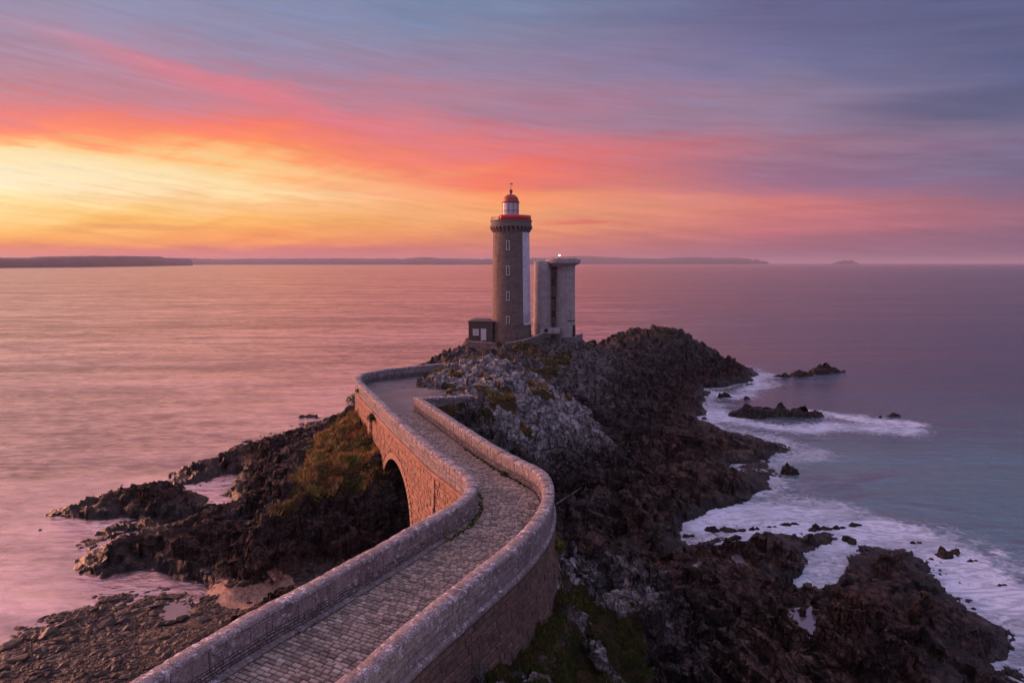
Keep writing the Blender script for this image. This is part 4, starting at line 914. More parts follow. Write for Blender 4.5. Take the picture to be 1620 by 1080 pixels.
# lantern room
zl0, zl1 = z_gt, zat(319.3, TY - 1.4); mb = MB(); LX = TX - .05
mb.lathe((LX, TY, 0), [(1.5, zl0), (1.5, zl0 + .95), (1.42, zl0 + 1.0)], 32)
lr = lp(mb, 'lantern_room', M_WHITE, True)
mb = MB(); mb.lathe((LX, TY, 0), [(1.33, zl0 + .9), (1.33, zl1)], 32); lp(mb, 'lantern_glass', M_LGLASS, True)
mb = MB()
for z in (zl0 + 1.0, (zl0 + zl1) / 2 + .12, zl1 - .06): mb.lathe((LX, TY, 0), [(1.34, z - .03), (1.39, z - .03), (1.39, z + .03), (1.34, z + .03)], 32, closed=True)
for i in range(10):
    a = 2 * math.pi * i / 10; mb.tube((LX + 1.36 * math.cos(a), TY + 1.36 * math.sin(a), zl0 + .9), (LX + 1.36 * math.cos(a), TY + 1.36 * math.sin(a), zl1), .03, n=6)
lp(mb, 'lantern_bars', M_DARK, parent=None)
zd1 = zat(311, TY); mb = MB(); H_ = zd1 - zl1 + .25
mb.lathe((LX, TY, 0), [(1.25, zl1 - .02), (1.52, zl1 - .02), (1.52, zl1 + .1), (1.38, zl1 + .14)] + [(1.36 * math.cos(t) ** .9, zl1 + .14 + H_ * math.sin(t)) for t in np.linspace(.05, 1.35, 10)] + [(.17, zl1 + .14 + H_), (0, zl1 + .14 + H_)], 32)
dm = lp(mb, 'dome', M_DOME, True)
zc = zl1 + .14 + H_; mb = MB(); mb.lathe((LX, TY, 0), [(.2, zc - .06), (.16, zc + .15), (.30, zc + .38), (.31, zc + .55), (.2, zc + .75), (.06, zc + .85), (0, zc + .86)], 18); lp(mb, 'ventilator', M_DOME, True, dm)
mb = MB(); mb.tube((LX, TY, zc + .8), (LX, TY, zc + 1.9), .022, n=6); mb.box((LX + .14, TY, zc + 1.72), (.34, .02, .2)); mb.box((LX - .22, TY, zc + 1.72), (.3, .02, .04)); mb.box((LX, TY, zc + 1.3), (.5, .03, .03)); mb.box((LX, TY, zc + 1.3), (.03, .5, .03))
lp(mb, 'weathervane', M_DARK, parent=dm)

# keeper's hut beside the tower
hx0, hx1 = atY(740.5, 538, 115.6)[0], atY(777, 538, 116.5)[0]; HZ = atY(760, 540, 116)[2]; hzt = atY(760, 509, 116)[2]
hut = empty('stone_hut', ((hx0 + hx1) / 2, 118, HZ)); HO = np.array(((hx0 + hx1) / 2, 118, HZ))
tag(hut, 'low flat-roofed stone hut with white door and shuttered window, left of the lighthouse foot', 'hut')
def hp(mb, name, mat, parent=None): return mesh_obj(name, np.array(mb.v) - HO, mb.f, mat, parent or hut, False, {'rnd': mb.r})
M_HUT = stone_mat('hut rubble', (.10, .07, .055), (.22, .16, .13), lichen=.1)
fr = [(hx0, 117.2), (hx1 + .3, 116.1), (hx1 + .5, 120.5), (hx0 + .4, 121.5)]
class PolyPath(Path): pass
hpth = Path(smooth_path([fr[0], fr[1]], .3, 0)); mb = MB()
blocks(mb, hpth, 0, hpth.len, rows_of(HZ - .3, hzt - .15, (.2, .3)), lambda s, v, d: hpth.off(s, -d, v), (.3, .6), skip=lambda s, v: (2.15 < s < 3.25 and v < HZ + 2.3) or (.75 < s < 1.85 and HZ + .95 < v < HZ + 2.1))
hp2 = Path(smooth_path([fr[3], fr[0]], .3, 0)); blocks(mb, hp2, 0, hp2.len, rows_of(HZ - .6, hzt - .15, (.2, .3)), lambda s, v, d: hp2.off(s, -d, v), (.3, .6))
vs = [(x, y, z) for z in (HZ - 1, hzt - .12) for x, y in fr]; mb.add([(x * .996 + HO[0] * .004, y + (.03 if y < 118 else 0), z) for x, y, z in vs], [(0, 1, 5, 4), (1, 2, 6, 5), (2, 3, 7, 6), (3, 0, 4, 7)], .1)
hp(mb, 'wall', M_HUT)
mb = MB(); cx_, cy_ = HO[0], 118.9; rp = [(cx_ + (x - cx_) * 1.05, cy_ + (y - cy_) * 1.06) for x, y in fr]
mb.add([(x, y, hzt - .12) for x, y in rp] + [(x, y, hzt + .06) for x, y in rp] + [(cx_ + (x - cx_) * .5, cy_ + (y - cy_) * .5, hzt + .32) for x, y in rp], [(0, 3, 2, 1), (0, 1, 5, 4), (1, 2, 6, 5), (2, 3, 7, 6), (3, 0, 4, 7), (4, 5, 9, 8), (5, 6, 10, 9), (6, 7, 11, 10), (7, 4, 8, 11), (8, 9, 10, 11)])
hp(mb, 'roof', plain('hut roof', (.10, .085, .085), .8))
rzh = math.atan2(fr[1][1] - fr[0][1], fr[1][0] - fr[0][0])
def hbox(s, z, sx, sz, d, th, name, mat, parent=None):
    m_ = MB(); x, y, _ = hpth.off(s, -d, 0); m_.box((x, y, z), (sx, th, sz), rzh); return hp(m_, name, mat, parent)
dr = hbox(2.7, HZ + 1.08, .95, 2.15, .02, .06, 'door', M_WFRAME); hbox(2.35, HZ + 1.05, .05, .12, .08, .06, 'handle', M_DARK, dr)
wn = hbox(1.3, HZ + 1.5, 1.05, 1.12, .02, .05, 'window', M_WFRAME)
for q in (1.13, 1.47): hbox(q, HZ + 1.5, .27, .88, .05, .03, 'shutter', plain('grey white shutter', (.5, .5, .52), .6), wn)
hbox(1.3, HZ + .9, 1.2, .09, .09, .14, 'sill', M_GRAN, wn)

def wall_run(name, pts, z0, z1f, th, label, cat, mat, capmat, capr=.06, rows=(.2, .32)):
    """free-standing masonry wall along pts, top at z1f(s)"""
    pt = Path(smooth_path(pts, .25, 1)); o0 = np.array((pts[0][0], pts[0][1], z0)); w = empty(name, o0); tag(w, label, cat)
    mb = MB()
    for sd in (1, -1):
        blocks(mb, pt, 0, pt.len, [(0, 1 / 3), (1 / 3, 2 / 3), (2 / 3, 1)] if z1f(0) - z0 < 1.3 else rows_of(0, 1, (.14, .2)), lambda s, v, d: pt.off(s, sd * (th / 2 + d), z0 + (z1f(s) - z0) * v), (.3, .7))
    m2 = MB(); n = max(2, int(pt.len / .3)); vs = []
    for i in range(n + 1):
        s = pt.len * i / n; zt = z1f(s)
        for d, z in ((-th / 2 + .01, z0), (-th / 2 + .01, zt), (-th / 2 - capr, zt), (-th / 2 - capr, zt + .09), (0, zt + .13), (th / 2 + capr, zt + .09), (th / 2 + capr, zt), (th / 2 - .01, zt), (th / 2 - .01, z0)): vs.append(pt.off(s, d, z + rnd.uniform(-.01, .01)))
    k = 9; fs = [(i * k + j, i * k + j + 1, (i + 1) * k + j + 1, (i + 1) * k + j) for i in range(n) for j in range(k - 1)] + [tuple(range(k))[::-1], tuple(n * k + j for j in range(k))]
    m2.add(vs, fs)
    mesh_obj('masonry', np.array(mb.v) - o0, mb.f, mat, w, False, {'rnd': mb.r}); mesh_obj('coping', np.array(m2.v) - o0, m2.f, capmat, w, False, {'rnd': m2.r}); return w
a_, b_, c_ = atY(741, 542, 115.4), atY(762, 545, 114.9), atY(785, 543, 114.2)
wall_run('terrace_wall', [a_[:2], b_[:2], c_[:2]], 8.6, lambda s: HZ + .05 - .05 * s, .5, 'low orange-lit stone terrace wall carrying the hut', 'wall', M_RUB, M_CAP)
a_, b_, c_, d_ = atY(800, 541.5, 112.6), atY(820, 539, 112.8), atY(842, 534, 114.5), atY(858, 530, 117.5)
wall_run('curved_terrace_wall', [a_[:2], b_[:2], c_[:2], d_[:2]], 9.3, lambda s: 10.75 + .14 * s, .4, 'low curved wall with pale coping sweeping from the lighthouse foot towards the radar tower', 'wall', M_HUT, M_CAP)
a_, b_, c_ = atY(893, 536, 119.3), atY(905, 536, 118.8), atY(919, 536, 120.5)
wall_run('concrete_footing_wall', [a_[:2], b_[:2], c_[:2], (c_[0] + .3, c_[1] + 2.2)], 9.0, lambda s: 11.0 + (.35 if s > 2.4 else 0), .5, 'low grey concrete wall at the right foot of the radar tower', 'wall', plain('weathered concrete', (.2, .18, .18)), plain('weathered concrete top', (.24, .22, .22)))
# flat-topped concrete block in the slope
p = atY(804, 571, 108); mb = MB(); mb.box((p[0], p[1] + 1, p[2] - .75), (2.6, 2.0, 1.5), .05, .3); cbk = empty('concrete_block', (p[0], p[1] + 1, p[2] - 1.5)); tag(cbk, 'squat stone plinth with pale flat slab set in the slope below the lighthouse', 'plinth')
co = np.array((p[0], p[1] + 1, p[2] - 1.5)); mesh_obj('base', np.array(mb.v) - co, mb.f, M_HUT, cbk, False, {'rnd': mb.r})
mb = MB(); mb.box((p[0], p[1] + 1, p[2] + .08), (2.8, 2.2, .16), .05, .3); mesh_obj('slab', np.array(mb.v) - co, mb.f, M_CAP, cbk, False, {'rnd': mb.r})

# ------------------------------------------------------------------ radar tower of raw concrete
def conc_mat():
    m, g = new_mat('board-marked concrete'); P = g.pos(); x, y, z = g.sep(P)[:3]
    n = g.noise(P, 1.2, 6, .65); st = g.noise(g.comb(g.m('MULTIPLY', x, 3.0), g.m('MULTIPLY', y, 3.0), g.m('MULTIPLY', z, .18)), 1.0, 6, .65)
    col = g.mix(g.rng(n, .3, .7), (.33, .29, .28), (.47, .42, .41)); col = g.mix(g.rng(st, .52, .70, 0, .55), col, (.16, .125, .11)); col = g.mix(g.rng(st, .42, .30, 0, .4), col, (.40, .36, .35))
    lift = g.m('PINGPONG', z, .6); col = g.mix(g.rng(lift, .04, .0, 0, .5), col, (.10, .085, .08))
    return finish(m, g, col=col, rough=.9, nor=g.bump(n, .5, .03), spec=.2)
M_CONC = conc_mat(); RY = 121.5
rx = lambda px, Y=RY: atY(px, 500, Y)[0]
RZ0 = 9.6; rzt = atY(880, 413, RY)[2]
rt = empty('radar_tower', (rx(878), RY, RZ0)); RO = np.array((rx(878), RY, RZ0))
tag(rt, 'grey concrete radar tower, two rounded shafts under a flat platform, right of the lighthouse', 'tower')
def rp_(mb, name, mat, parent=None, smooth=False): return mesh_obj(name, np.array(mb.v) - RO, mb.f, mat, parent or rt, smooth, {'rnd': mb.r})
def shaft(cx, cy, r, z1, flare, name):
    mb = MB(); mb.lathe((cx, cy, 0), [(r + flare, RZ0 - 1)] + [(r + flare * (1 - t) ** 2, RZ0 + (z1 - RZ0) * t) for t in np.linspace(0, 1, 8)] + [(0, z1)], 40); o = rp_(mb, name, M_CONC, None, True); return o
zl = atY(858, 413.5, RY)[2]
r1 = (rx(872) - rx(844.3)) / 2; c1x = (rx(872) + rx(844.3)) / 2; r2 = (rx(908.5) - rx(879.5)) / 2; c2x = (rx(909) + rx(879.5)) / 2
s1_ = shaft(c1x, RY, r1, zl, .06, 'stair_shaft'); s2_ = shaft(c2x, RY - .2, r2, rzt - .1, .22, 'main_shaft')
s1_.data.polygons[len(s1_.data.polygons) - 1].use_smooth = False
mb = MB(); mb.box(((c1x + c2x) / 2, RY + .35, (RZ0 + rzt) / 2 - .5), (2.4, .9, rzt - RZ0 + .9)); rc = rp_(mb, 'recess_wall', plain('dark recess concrete', (.17, .11, .085), .9, .5, 1.5))  # recess wall darker and browner than the shafts
for py, h in ((445, 1.15), (471, .5), (493.5, .32), (498.5, .32)):
    z = atY(875, py, RY)[2]; mb = MB(); mb.box((rx(875.2), RY - .16, z), (.62, .10, h)); w = rp_(mb, 'window', M_GLASS, rc)
mb = MB(); rr_ = (rx(917.5) - rx(863)) / 2; ccx = (rx(917.5) + rx(863)) / 2
zt_, zb_, zc_ = (atY(880, q, RY)[2] for q in (410.3, 415.8, 422)); rzt = zt_ - .52
mb.lathe((ccx, RY, 0), [(0, zc_), (rr_ * .60, zc_)], 48); mb.lathe((ccx, RY, 0), [(rr_ * .60, zc_), (rr_ * .99, zb_ - .02)], 48); mb.lathe((ccx, RY, 0), [(rr_, zb_ - .02), (rr_, zt_ - .02)], 48); mb.lathe((ccx, RY, 0), [(rr_, zt_ - .02), (rr_ * .97, zt_), (0, zt_)], 48)
pf = rp_(mb, 'platform', M_CONC)
mb = MB(); mb.lathe((ccx, RY, 0), [(rr_ * .80, rzt + .52), (rr_ * .80, rzt + .66), (rr_ * .76, rzt + .66), (rr_ * .76, rzt + .52)], 40, closed=True); rp_(mb, 'upstand', M_CONC, pf)
mb = MB()
for a in (.3, 1.5, 2.7, 3.9, 5.1): mb.tube((ccx + rr_ * .8 * math.cos(a), RY + rr_ * .8 * math.sin(a), rzt + .5), (ccx + rr_ * .8 * math.cos(a), RY + rr_ * .8 * math.sin(a), rzt + .95), .02, n=5)
ra_ = np.linspace(0, 2 * math.pi, 25)
for a, b in zip(ra_[:-1], ra_[1:]): mb.tube((ccx + rr_ * .8 * math.cos(a), RY + rr_ * .8 * math.sin(a), rzt + .92), (ccx + rr_ * .8 * math.cos(b), RY + rr_ * .8 * math.sin(b), rzt + .92), .012, n=5)
rp_(mb, 'railing', M_DARK, pf)
mb = MB(); lx = rx(884.3); lz = atY(884, 404, RY)[2]; mb.tube((lx, RY, rzt + .5), (lx, RY, lz - .12), .05, n=8); lm = rp_(mb, 'lamp_post', M_DARK)
M_LAMP, g = new_mat('lit signal lamp'); finish(M_LAMP, g, col=(.9, .8, .6), emit=(1.0, .72, .40), es=9.0)
mb = MB(); mb.lathe((lx, RY, lz), [(0, -.12), (.08, -.1), (.12, 0), (.08, .1), (0, .12)], 14); rp_(mb, 'lamp_globe', M_LAMP, lm, True)
z = atY(901, 506, RY)[2]; mb = MB(); mb.lathe((c2x, RY - .2, 0), [(r2 + .10, z - .10), (r2 + .16, z - .10), (r2 + .16, z + .10), (r2 + .10, z + .10)], 12, math.radians(-80), math.radians(-25), closed=True); rp_(mb, 'slot', M_DARK)
z = atY(906, 522, RY)[2]; mb = MB(); mb.lathe((c2x, RY - .2, 0), [(r2 + .22, RZ0), (r2 + .24, RZ0), (r2 + .20, z + 1.0), (r2 + .18, z + 1.0)], 6, math.radians(-48), math.radians(-14), closed=True); rp_(mb, 'doorway', M_GLASS)
# small white outbuilding at its foot
p = atY(866, 526, RY - 2.6); ob = empty('outbuilding', p); tag(ob, 'small whitewashed block shelter with a dark opening at the foot of the radar tower', 'shelter')
mb = MB(); mb.box((-.35, 0, .45), (1.9, 1.0, 1.1), .1); mb.box((1.35, .1, .35), (1.7, .9, .95), -.08, .5); mesh_obj('wall', mb.v, mb.f, plain('flaking whitewash', (.42, .39, .39), .8, .35, 3), ob)
mb = MB(); mb.box((-.25, -.53, .42), (.62, .06, .62), .1); mesh_obj('opening', mb.v, mb.f, M_GLASS, ob)
mb = MB(); mb.box((-.35, 0, 1.05), (2.05, 1.15, .1), .1); mesh_obj('roof', mb.v, mb.f, plain('shelter roof', (.25, .23, .23)), ob)

# thin pole by the steps and a rusty rail across the gully
p = at(776, 568, 9.9); mb = MB(); mb.tube((p[0], p[1], p[2] - .3), (p[0], p[1], p[2] + 1.9), .035, .03, 8); mb.box((p[0], p[1], p[2] + 1.92), (.1, .1, .05))
tag(mb.build('mooring_pole', M_DARK, origin=tuple(p)), 'thin upright iron pole standing on the rocks below the hut', 'pole')
def on_rock(px, py):
    z = 4.0
    for _ in range(25): p = at(px, py, z); z = .6 * z + .4 * float(grid_at(TZ, p[:1], p[1:2])[0])
    return at(px, py, z + .08)
a_ = on_rock(880, 797); b_ = on_rock(924, 768)
mb = MB(); mb.tube(a_, b_, .03, .022, 7)
tag(mb.build('driftwood_pole', plain('bleached wood', (.33, .24, .22), .8, .4, 3), origin=tuple(a_)), 'thin bleached pole lying on the dark rocks just right of the road bend', 'pole')

# ------------------------------------------------------------------ rocks standing in the sea
def rock_mesh(lumps, res, seed, amp=1.0):
    """lumps: (x, y, rx, ry, h, rot) -> one craggy islet"""
    L = np.array(lumps); x0, x1 = (L[:, 0] - L[:, 2] * 1.5).min(), (L[:, 0] + L[:, 2] * 1.5).max(); y0, y1 = (L[:, 1] - L[:, 2] * 1.5).min(), (L[:, 1] + L[:, 2] * 1.5).max()
    nx, ny = max(12, int((x1 - x0) / res)), max(12, int((y1 - y0) / res)); X, Y = np.meshgrid(np.linspace(x0, x1, nx), np.linspace(y0, y1, ny), indexing='ij')
    P = np.c_[X.ravel(), Y.ravel(), np.zeros(nx * ny)]; Z = np.full(len(P), -1.4); sz = L[:, 4].max()
    for cx, cy, rx_, ry_, h, ro in lumps:
        dx, dy = P[:, 0] - cx, P[:, 1] - cy; u = (dx * math.cos(ro) + dy * math.sin(ro)) / rx_; v = (-dx * math.sin(ro) + dy * math.cos(ro)) / ry_
        d = np.sqrt(u * u + v * v) + .22 * fbm(P * (1.6 / max(rx_, .3)), 3, k=seed); Z = np.maximum(Z, (h + .5) * np.clip(1.12 - d ** 1.7, -1, 1) - .5)
    P[:, 2] = Z; Q = P @ STR.T; k = min(1.0, sz) * amp
    b1, c1, _ = blocky(Q * np.array([.8, 1.1, 1.1]) / max(sz, .7) + seed, seed, 1.0); b2, c2, _ = blocky(Q * np.array([1.8, 2.6, 3.4]) + seed, seed + 9, 1.0)
    P[:, 2] += (b1 * .38 + b2 * .22) * k * sstep(Z, -.6, .3); Fq = grid_faces(nx, ny); keep = P[Fq, 2].max(1) > -.4; Fq = Fq[keep]; used = np.zeros(len(P), bool); used[Fq.ravel()] = True; idx = np.cumsum(used) - 1
    n = int(used.sum()); z_ = np.zeros(n)
    return P[used], idx[Fq], dict(hgt=np.full(n, .8), grass=z_, sand=z_, brown=z_ + .0, crack=np.minimum(c1, c2)[used], cell=z_, path=z_, pale=z_, beach=z_)
def sea_rock(lumps, res, seed, label, group=None, name='sea_rock', cat='rock'):
    V_, F_, at_ = rock_mesh(lumps, res, seed); o = mesh_obj(name, V_, F_, M_ROCK, attrs=at_, origin=(lumps[0][0], lumps[0][1], 0)); return tag(o, label, cat, group)
def lump(px0, px1, py, h, k=.45, ro=0.0):
    a, b = at(px0, py, 0), at(px1, py, 0); return (float(a[0] + b[0]) / 2, float(a[1]), float(b[0] - a[0]) / 2 * 1.05, float(b[0] - a[0]) / 2 * k * 1.3, h, ro)
sea_rock([lump(1270, 1325, 590, 1.1, .4), lump(1284, 1318, 587, 1.6, .4), lump(1306, 1337, 588, 1.0, .4), lump(1217, 1262, 596, .7, .35), lump(1246, 1286, 594, 1.0, .4)], .3, 201, 'long dark islet standing off the headland tip, highest at its right end', name='sea_islet', cat='islet')
sea_rock([lump(1150, 1222, 657, 1.35, .5), lump(1168, 1200, 653, 1.5, .6), lump(1190, 1262, 656, .95, .45), lump(1225, 1245, 652, 1.3, .6), lump(1236, 1303, 657, .95, .4), lump(1252, 1284, 653, 1.25, .5)], .25, 202, 'broad jagged black islet with white surf streaming off its right end', name='sea_islet', cat='islet')
sea_rock([lump(1133, 1159, 628, .9)], .15, 203, 'small dark rock in the surf just above the jagged black islet')
sea_rock([lump(1174, 1188, 631, .4, .8)], .12, 204, 'tiny round rock in the surf above the jagged black islet')
sea_rock([lump(1402, 1427, 658, .45, .4), lump(1388, 1398, 660, .25)], .12, 205, 'low rock barely awash at the far end of the surf streak')
sea_rock([lump(1230, 1264, 749, .9, .5)], .12, 206, 'rounded dark rock at the tip of the middle reef, right of the headland')
sea_rock([lump(1478, 1510, 880, .45, .6), lump(1496, 1524, 874, .35, .6), lump(1480, 1500, 872, .35, .6)], .1, 207, 'low dark rock in thick foam beyond the right reef island')
for i, (a, b, y, h) in enumerate([(1080, 1096, 849, .35), (1117, 1150, 839, .5), (1145, 1175, 840, .4), (1184, 1200, 838, .4), (1212, 1228, 834, .2), (1232, 1262, 830, .25), (1278, 1309, 838, .55), (1316, 1336, 836, .4), (1342, 1360, 832, .4), (1438, 1456, 859, .3), (1530, 1545, 888, .3), (1575, 1592, 926, .2), (1178, 1190, 609, .4), (1190, 1200, 594, .4), (1173, 1181, 619, .3)]):
    w_ = (b - a) * .5; sea_rock([lump(a - w_ * .3, b - w_ * .4, y, h * .75, .5), lump(a + w_ * .7, b + w_ * .7, y - 1, h * .5, .45)], .08 if y > 700 else .16, 220 + i, 'small black rock poking through the white surf off the right shore', 'small rocks awash in the right-hand surf')
for i, (a, b, y, h) in enumerate([(120, 137, 905, .3), (152, 180, 911, .35), (318, 331, 804, .3), (264, 272, 754, .3), (497, 504, 660, .4), (172, 182, 953, .25), (58, 70, 838, .1), (240, 262, 812, .3)]):
    sea_rock([lump(a, b, y, h, .6)], .09, 260 + i, 'small dark rock in the pink water beside the left reef', 'small rocks in the pink water on the left')

# ------------------------------------------------------------------ beach boulders and pebbles
import bmesh
M_PEB, g = new_mat('beach stones'); P = g.pos(); r = g.attr('rnd'); n = g.noise(P, 9, 5, .65)
col = g.ramp(r, [(0, (.018, .013, .012)), (.4, (.06, .045, .04)), (.75, (.15, .11, .09)), (.93, (.28, .21, .17)), (1, (.5, .43, .38))]); col = g.mix(g.rng(n, .35, .7, 0, .5), col, (.045, .035, .03))
finish(M_PEB, g, col=col, rough=g.rng(n, .3, .7, .5, .8), nor=g.bump(n, .6, .03), spec=.3)
def hull(k, sx, sy, sz, seed):
    q = random.Random(seed); bm = bmesh.new()
    for _ in range(k):
        v = Vector((q.gauss(0, 1), q.gauss(0, 1), q.gauss(0, 1))).normalized(); p = [abs(c) ** .7 * (1 if c > 0 else -1) for c in v]; bm.verts.new((p[0] * sx, p[1] * sy, p[2] * sz))
    ret = bmesh.ops.convex_hull(bm, input=bm.verts); bmesh.ops.delete(bm, geom=list({e for e in ret['geom_interior'] + ret['geom_unused'] if isinstance(e, bmesh.types.BMVert)}), context='VERTS')
    bmesh.ops.bevel(bm, geom=bm.edges[:], offset=min(sx, sy, sz) * .12, segments=1, affect='EDGES')
    bm.verts.index_update(); V_ = [v.co.copy() for v in bm.verts]; F_ = [tuple(v.index for v in f.verts) for f in bm.faces]; bm.free(); return V_, F_
protos = []
for i in range(8):
    V_, F_ = hull(16, 1, rnd.uniform(.5, .8), rnd.uniform(.3, .5), i); me = bpy.data.meshes.new('boulder'); me.from_pydata(V_, [], F_); me.materials.append(M_PEB)
    a_ = me.attributes.new('rnd', 'FLOAT', 'POINT'); a_.data.foreach_set('value', [rnd.uniform(.05, .7)] * len(V_)); protos.append(me)
def on_beach(x, y): return float(grid_at(TA['hgt'], np.array([x]), np.array([y]))[0])
bspots = [(250, 960, .9), (215, 967, .55), (262, 945, .7), (205, 948, .45), (180, 950, .5), (245, 975, .5), (150, 965, .6), (130, 980, .7), (100, 990, .9), (75, 1005, 1.0), (45, 1012, .6), (10, 1025, .9), (60, 1030, .6), (95, 1015, .7), (120, 1000, .5), (170, 990, .9), (190, 985, .8), (200, 995, .6), (225, 975, .45), (300, 950, .4), (320, 985, .9), (290, 980, .7), (345, 970, .5), (30, 1045, .9), (10, 1060, .7), (90, 1045, .45), (140, 1030, .4), (230, 1052, .38), (110, 1075, .4), (60, 1065, .35), (260, 1010, .6), (240, 1018, .7), (330, 1012, .5), (305, 1022, .6), (190, 1020, .35), (160, 1060, .3), (370, 968, .5), (395, 955, .4), (420, 968, .8), (440, 955, .9), (380, 985, .9), (400, 990, .8)]
for i, (px, py, sz) in enumerate(bspots):
    p = at(px, py, .4); p = at(px, py, max(.05, float(grid_at(TZ, p[:1], p[1:2])[0]))); o = bpy.data.objects.new('boulder', protos[i % 8]); k = sz * .7
    o.location = (p[0], p[1], p[2] + .16 * k); o.scale = (k, k, k * rnd.uniform(.8, 1.2)); o.rotation_euler = (rnd.uniform(-.3, .3), rnd.uniform(-.3, .3), rnd.uniform(-.3, 1.2)); link(o)
    tag(o, 'dark wet boulder lying among the pebbles of the left beach', 'boulder', 'boulders scattered on the pebble beach')
def scatter(n, x0, x1, y0, y1): return nr.uniform(x0, x1, n), nr.uniform(y0, y1, n)
icoV = np.array([(0, 0, 1), (.894, 0, .447), (.276, .851, .447), (-.724, .526, .447), (-.724, -.526, .447), (.276, -.851, .447), (.724, .526, -.447), (-.276, .851, -.447), (-.894, 0, -.447), (-.276, -.851, -.447), (.724, -.526, -.447), (0, 0, -1)])
icoF = np.array([(0, 1, 2), (0, 2, 3), (0, 3, 4), (0, 4, 5), (0, 5, 1), (1, 6, 2), (2, 7, 3), (3, 8, 4), (4, 9, 5), (5, 10, 1), (1, 10, 6), (2, 6, 7), (3, 7, 8), (4, 8, 9), (5, 9, 10), (6, 10, 11), (7, 6, 11), (8, 7, 11), (9, 8, 11), (10, 9, 11)])
px_, py_ = scatter(150000, -42, -8, 22, 50); bm_ = grid_at(TA['beach'], px_, py_); zz_ = grid_at(TZ, px_, py_)
ok = (bm_ > .4) & (zz_ > -.12) & (nr.random(len(px_)) < np.clip(.25 + 1.2 * (vnoise(np.c_[px_ * .4, py_ * .4, px_ * 0], 3) > -.35), 0, 1)); px_, py_, zz_ = px_[ok][:46000], py_[ok][:46000], zz_[ok][:46000]; n = len(px_)
sz = nr.lognormal(-3.25, .75, n).clip(.02, .36); sz = np.where(nr.random(n) < .012, nr.uniform(.2, .36, n), sz); ax = np.stack([sz * nr.uniform(1, 1.6, n), sz * nr.uniform(.6, 1, n), sz * nr.uniform(.35, .6, n)], 1); ro = nr.uniform(0, 3.14, n)
vv = icoV[None] * ax[:, None] * nr.uniform(.75, 1.2, (n, 12, 1)); cx, sx = np.cos(ro)[:, None], np.sin(ro)[:, None]
vv = np.stack([vv[..., 0] * cx - vv[..., 1] * sx + px_[:, None], vv[..., 0] * sx + vv[..., 1] * cx + py_[:, None], vv[..., 2] + zz_[:, None] + .012], -1).reshape(-1, 3)
tag(mesh_obj('pebbles', vv, (icoF[None] + (np.arange(n) * 12)[:, None, None]).reshape(-1, 3), M_PEB, attrs={'rnd': np.repeat(nr.beta(1.6, 3.2, n), 12)}), kind='stuff')

# ------------------------------------------------------------------ grass and low heath
M_GRASS, g = new_mat('coastal grass'); r = g.attr('rnd'); P = g.pos()
pt_ = g.noise(P, .7, 5, .65, .3)
c1 = g.ramp(r, [(0, (.06, .07, .018)), (.5, (.17, .165, .04)), (1, (.38, .31, .08))]); c2 = g.ramp(r, [(0, (.12, .05, .025)), (.5, (.42, .20, .08)), (1, (.72, .46, .19))])
finish(M_GRASS, g, col=g.mix(g.rng(pt_, .40, .60), c1, c2), rough=.8, spec=.2)
def grass_patch(n, x0, x1, y0, y1, h0, h1, thr=.45, wk=1.0):
    x, y = scatter(n, x0, x1, y0, y1); gm = grid_at(TA['grass'], x, y); ok = gm > nr.uniform(thr, .95, n); x, y = x[ok], y[ok]; n = len(x); z = grid_at(TZ, x, y)
    cl = np.clip(.55 + .8 * fbm(np.c_[x, y, z] * .9, 3, k=77), .25, 1.5); h = nr.uniform(h0, h1, n) * cl; a = nr.uniform(0, 6.28, n); w = h * nr.uniform(.10, .2, n) * wk
    lean = nr.uniform(-.5, .7, (n, 2)) * h[:, None]; b0 = np.stack([x - w * np.cos(a), y - w * np.sin(a), z - .04], 1); b1 = np.stack([x + w * np.cos(a), y + w * np.sin(a), z - .04], 1); tp = np.stack([x + lean[:, 0], y + lean[:, 1], z + h], 1)
    return np.stack([b0, b1, tp], 1).reshape(-1, 3), np.repeat(nr.random(n) * .7 + .3 * (cl > .7), 3)
M_GRASS2, g = new_mat('dark green turf'); r = g.attr('rnd'); P = g.pos(); pt_ = g.noise(P, 1.6, 6, .7, .3)  # darker, greener grass for the right-hand slope
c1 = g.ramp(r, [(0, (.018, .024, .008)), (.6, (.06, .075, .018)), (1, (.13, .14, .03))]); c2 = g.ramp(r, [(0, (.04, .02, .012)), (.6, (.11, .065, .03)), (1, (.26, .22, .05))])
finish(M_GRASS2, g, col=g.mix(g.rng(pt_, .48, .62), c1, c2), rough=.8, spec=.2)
V_, R_ = grass_patch(220000, -3, 13, 24, 38, .08, .26)
tag(mesh_obj('turf', V_, np.arange(len(V_)).reshape(-1, 3), M_GRASS2, attrs={'rnd': R_}), kind='stuff')
parts = [grass_patch(150000, -24, -8, 48, 72, .2, .6), grass_patch(60000, -4, 10, 60, 74, .1, .28), grass_patch(60000, -14, 24, 76, 128, .12, .3)]
V_ = np.concatenate([p[0] for p in parts]); R_ = np.concatenate([p[1] for p in parts])
tag(mesh_obj('grass', V_, np.arange(len(V_)).reshape(-1, 3), M_GRASS, attrs={'rnd': R_}), kind='stuff')
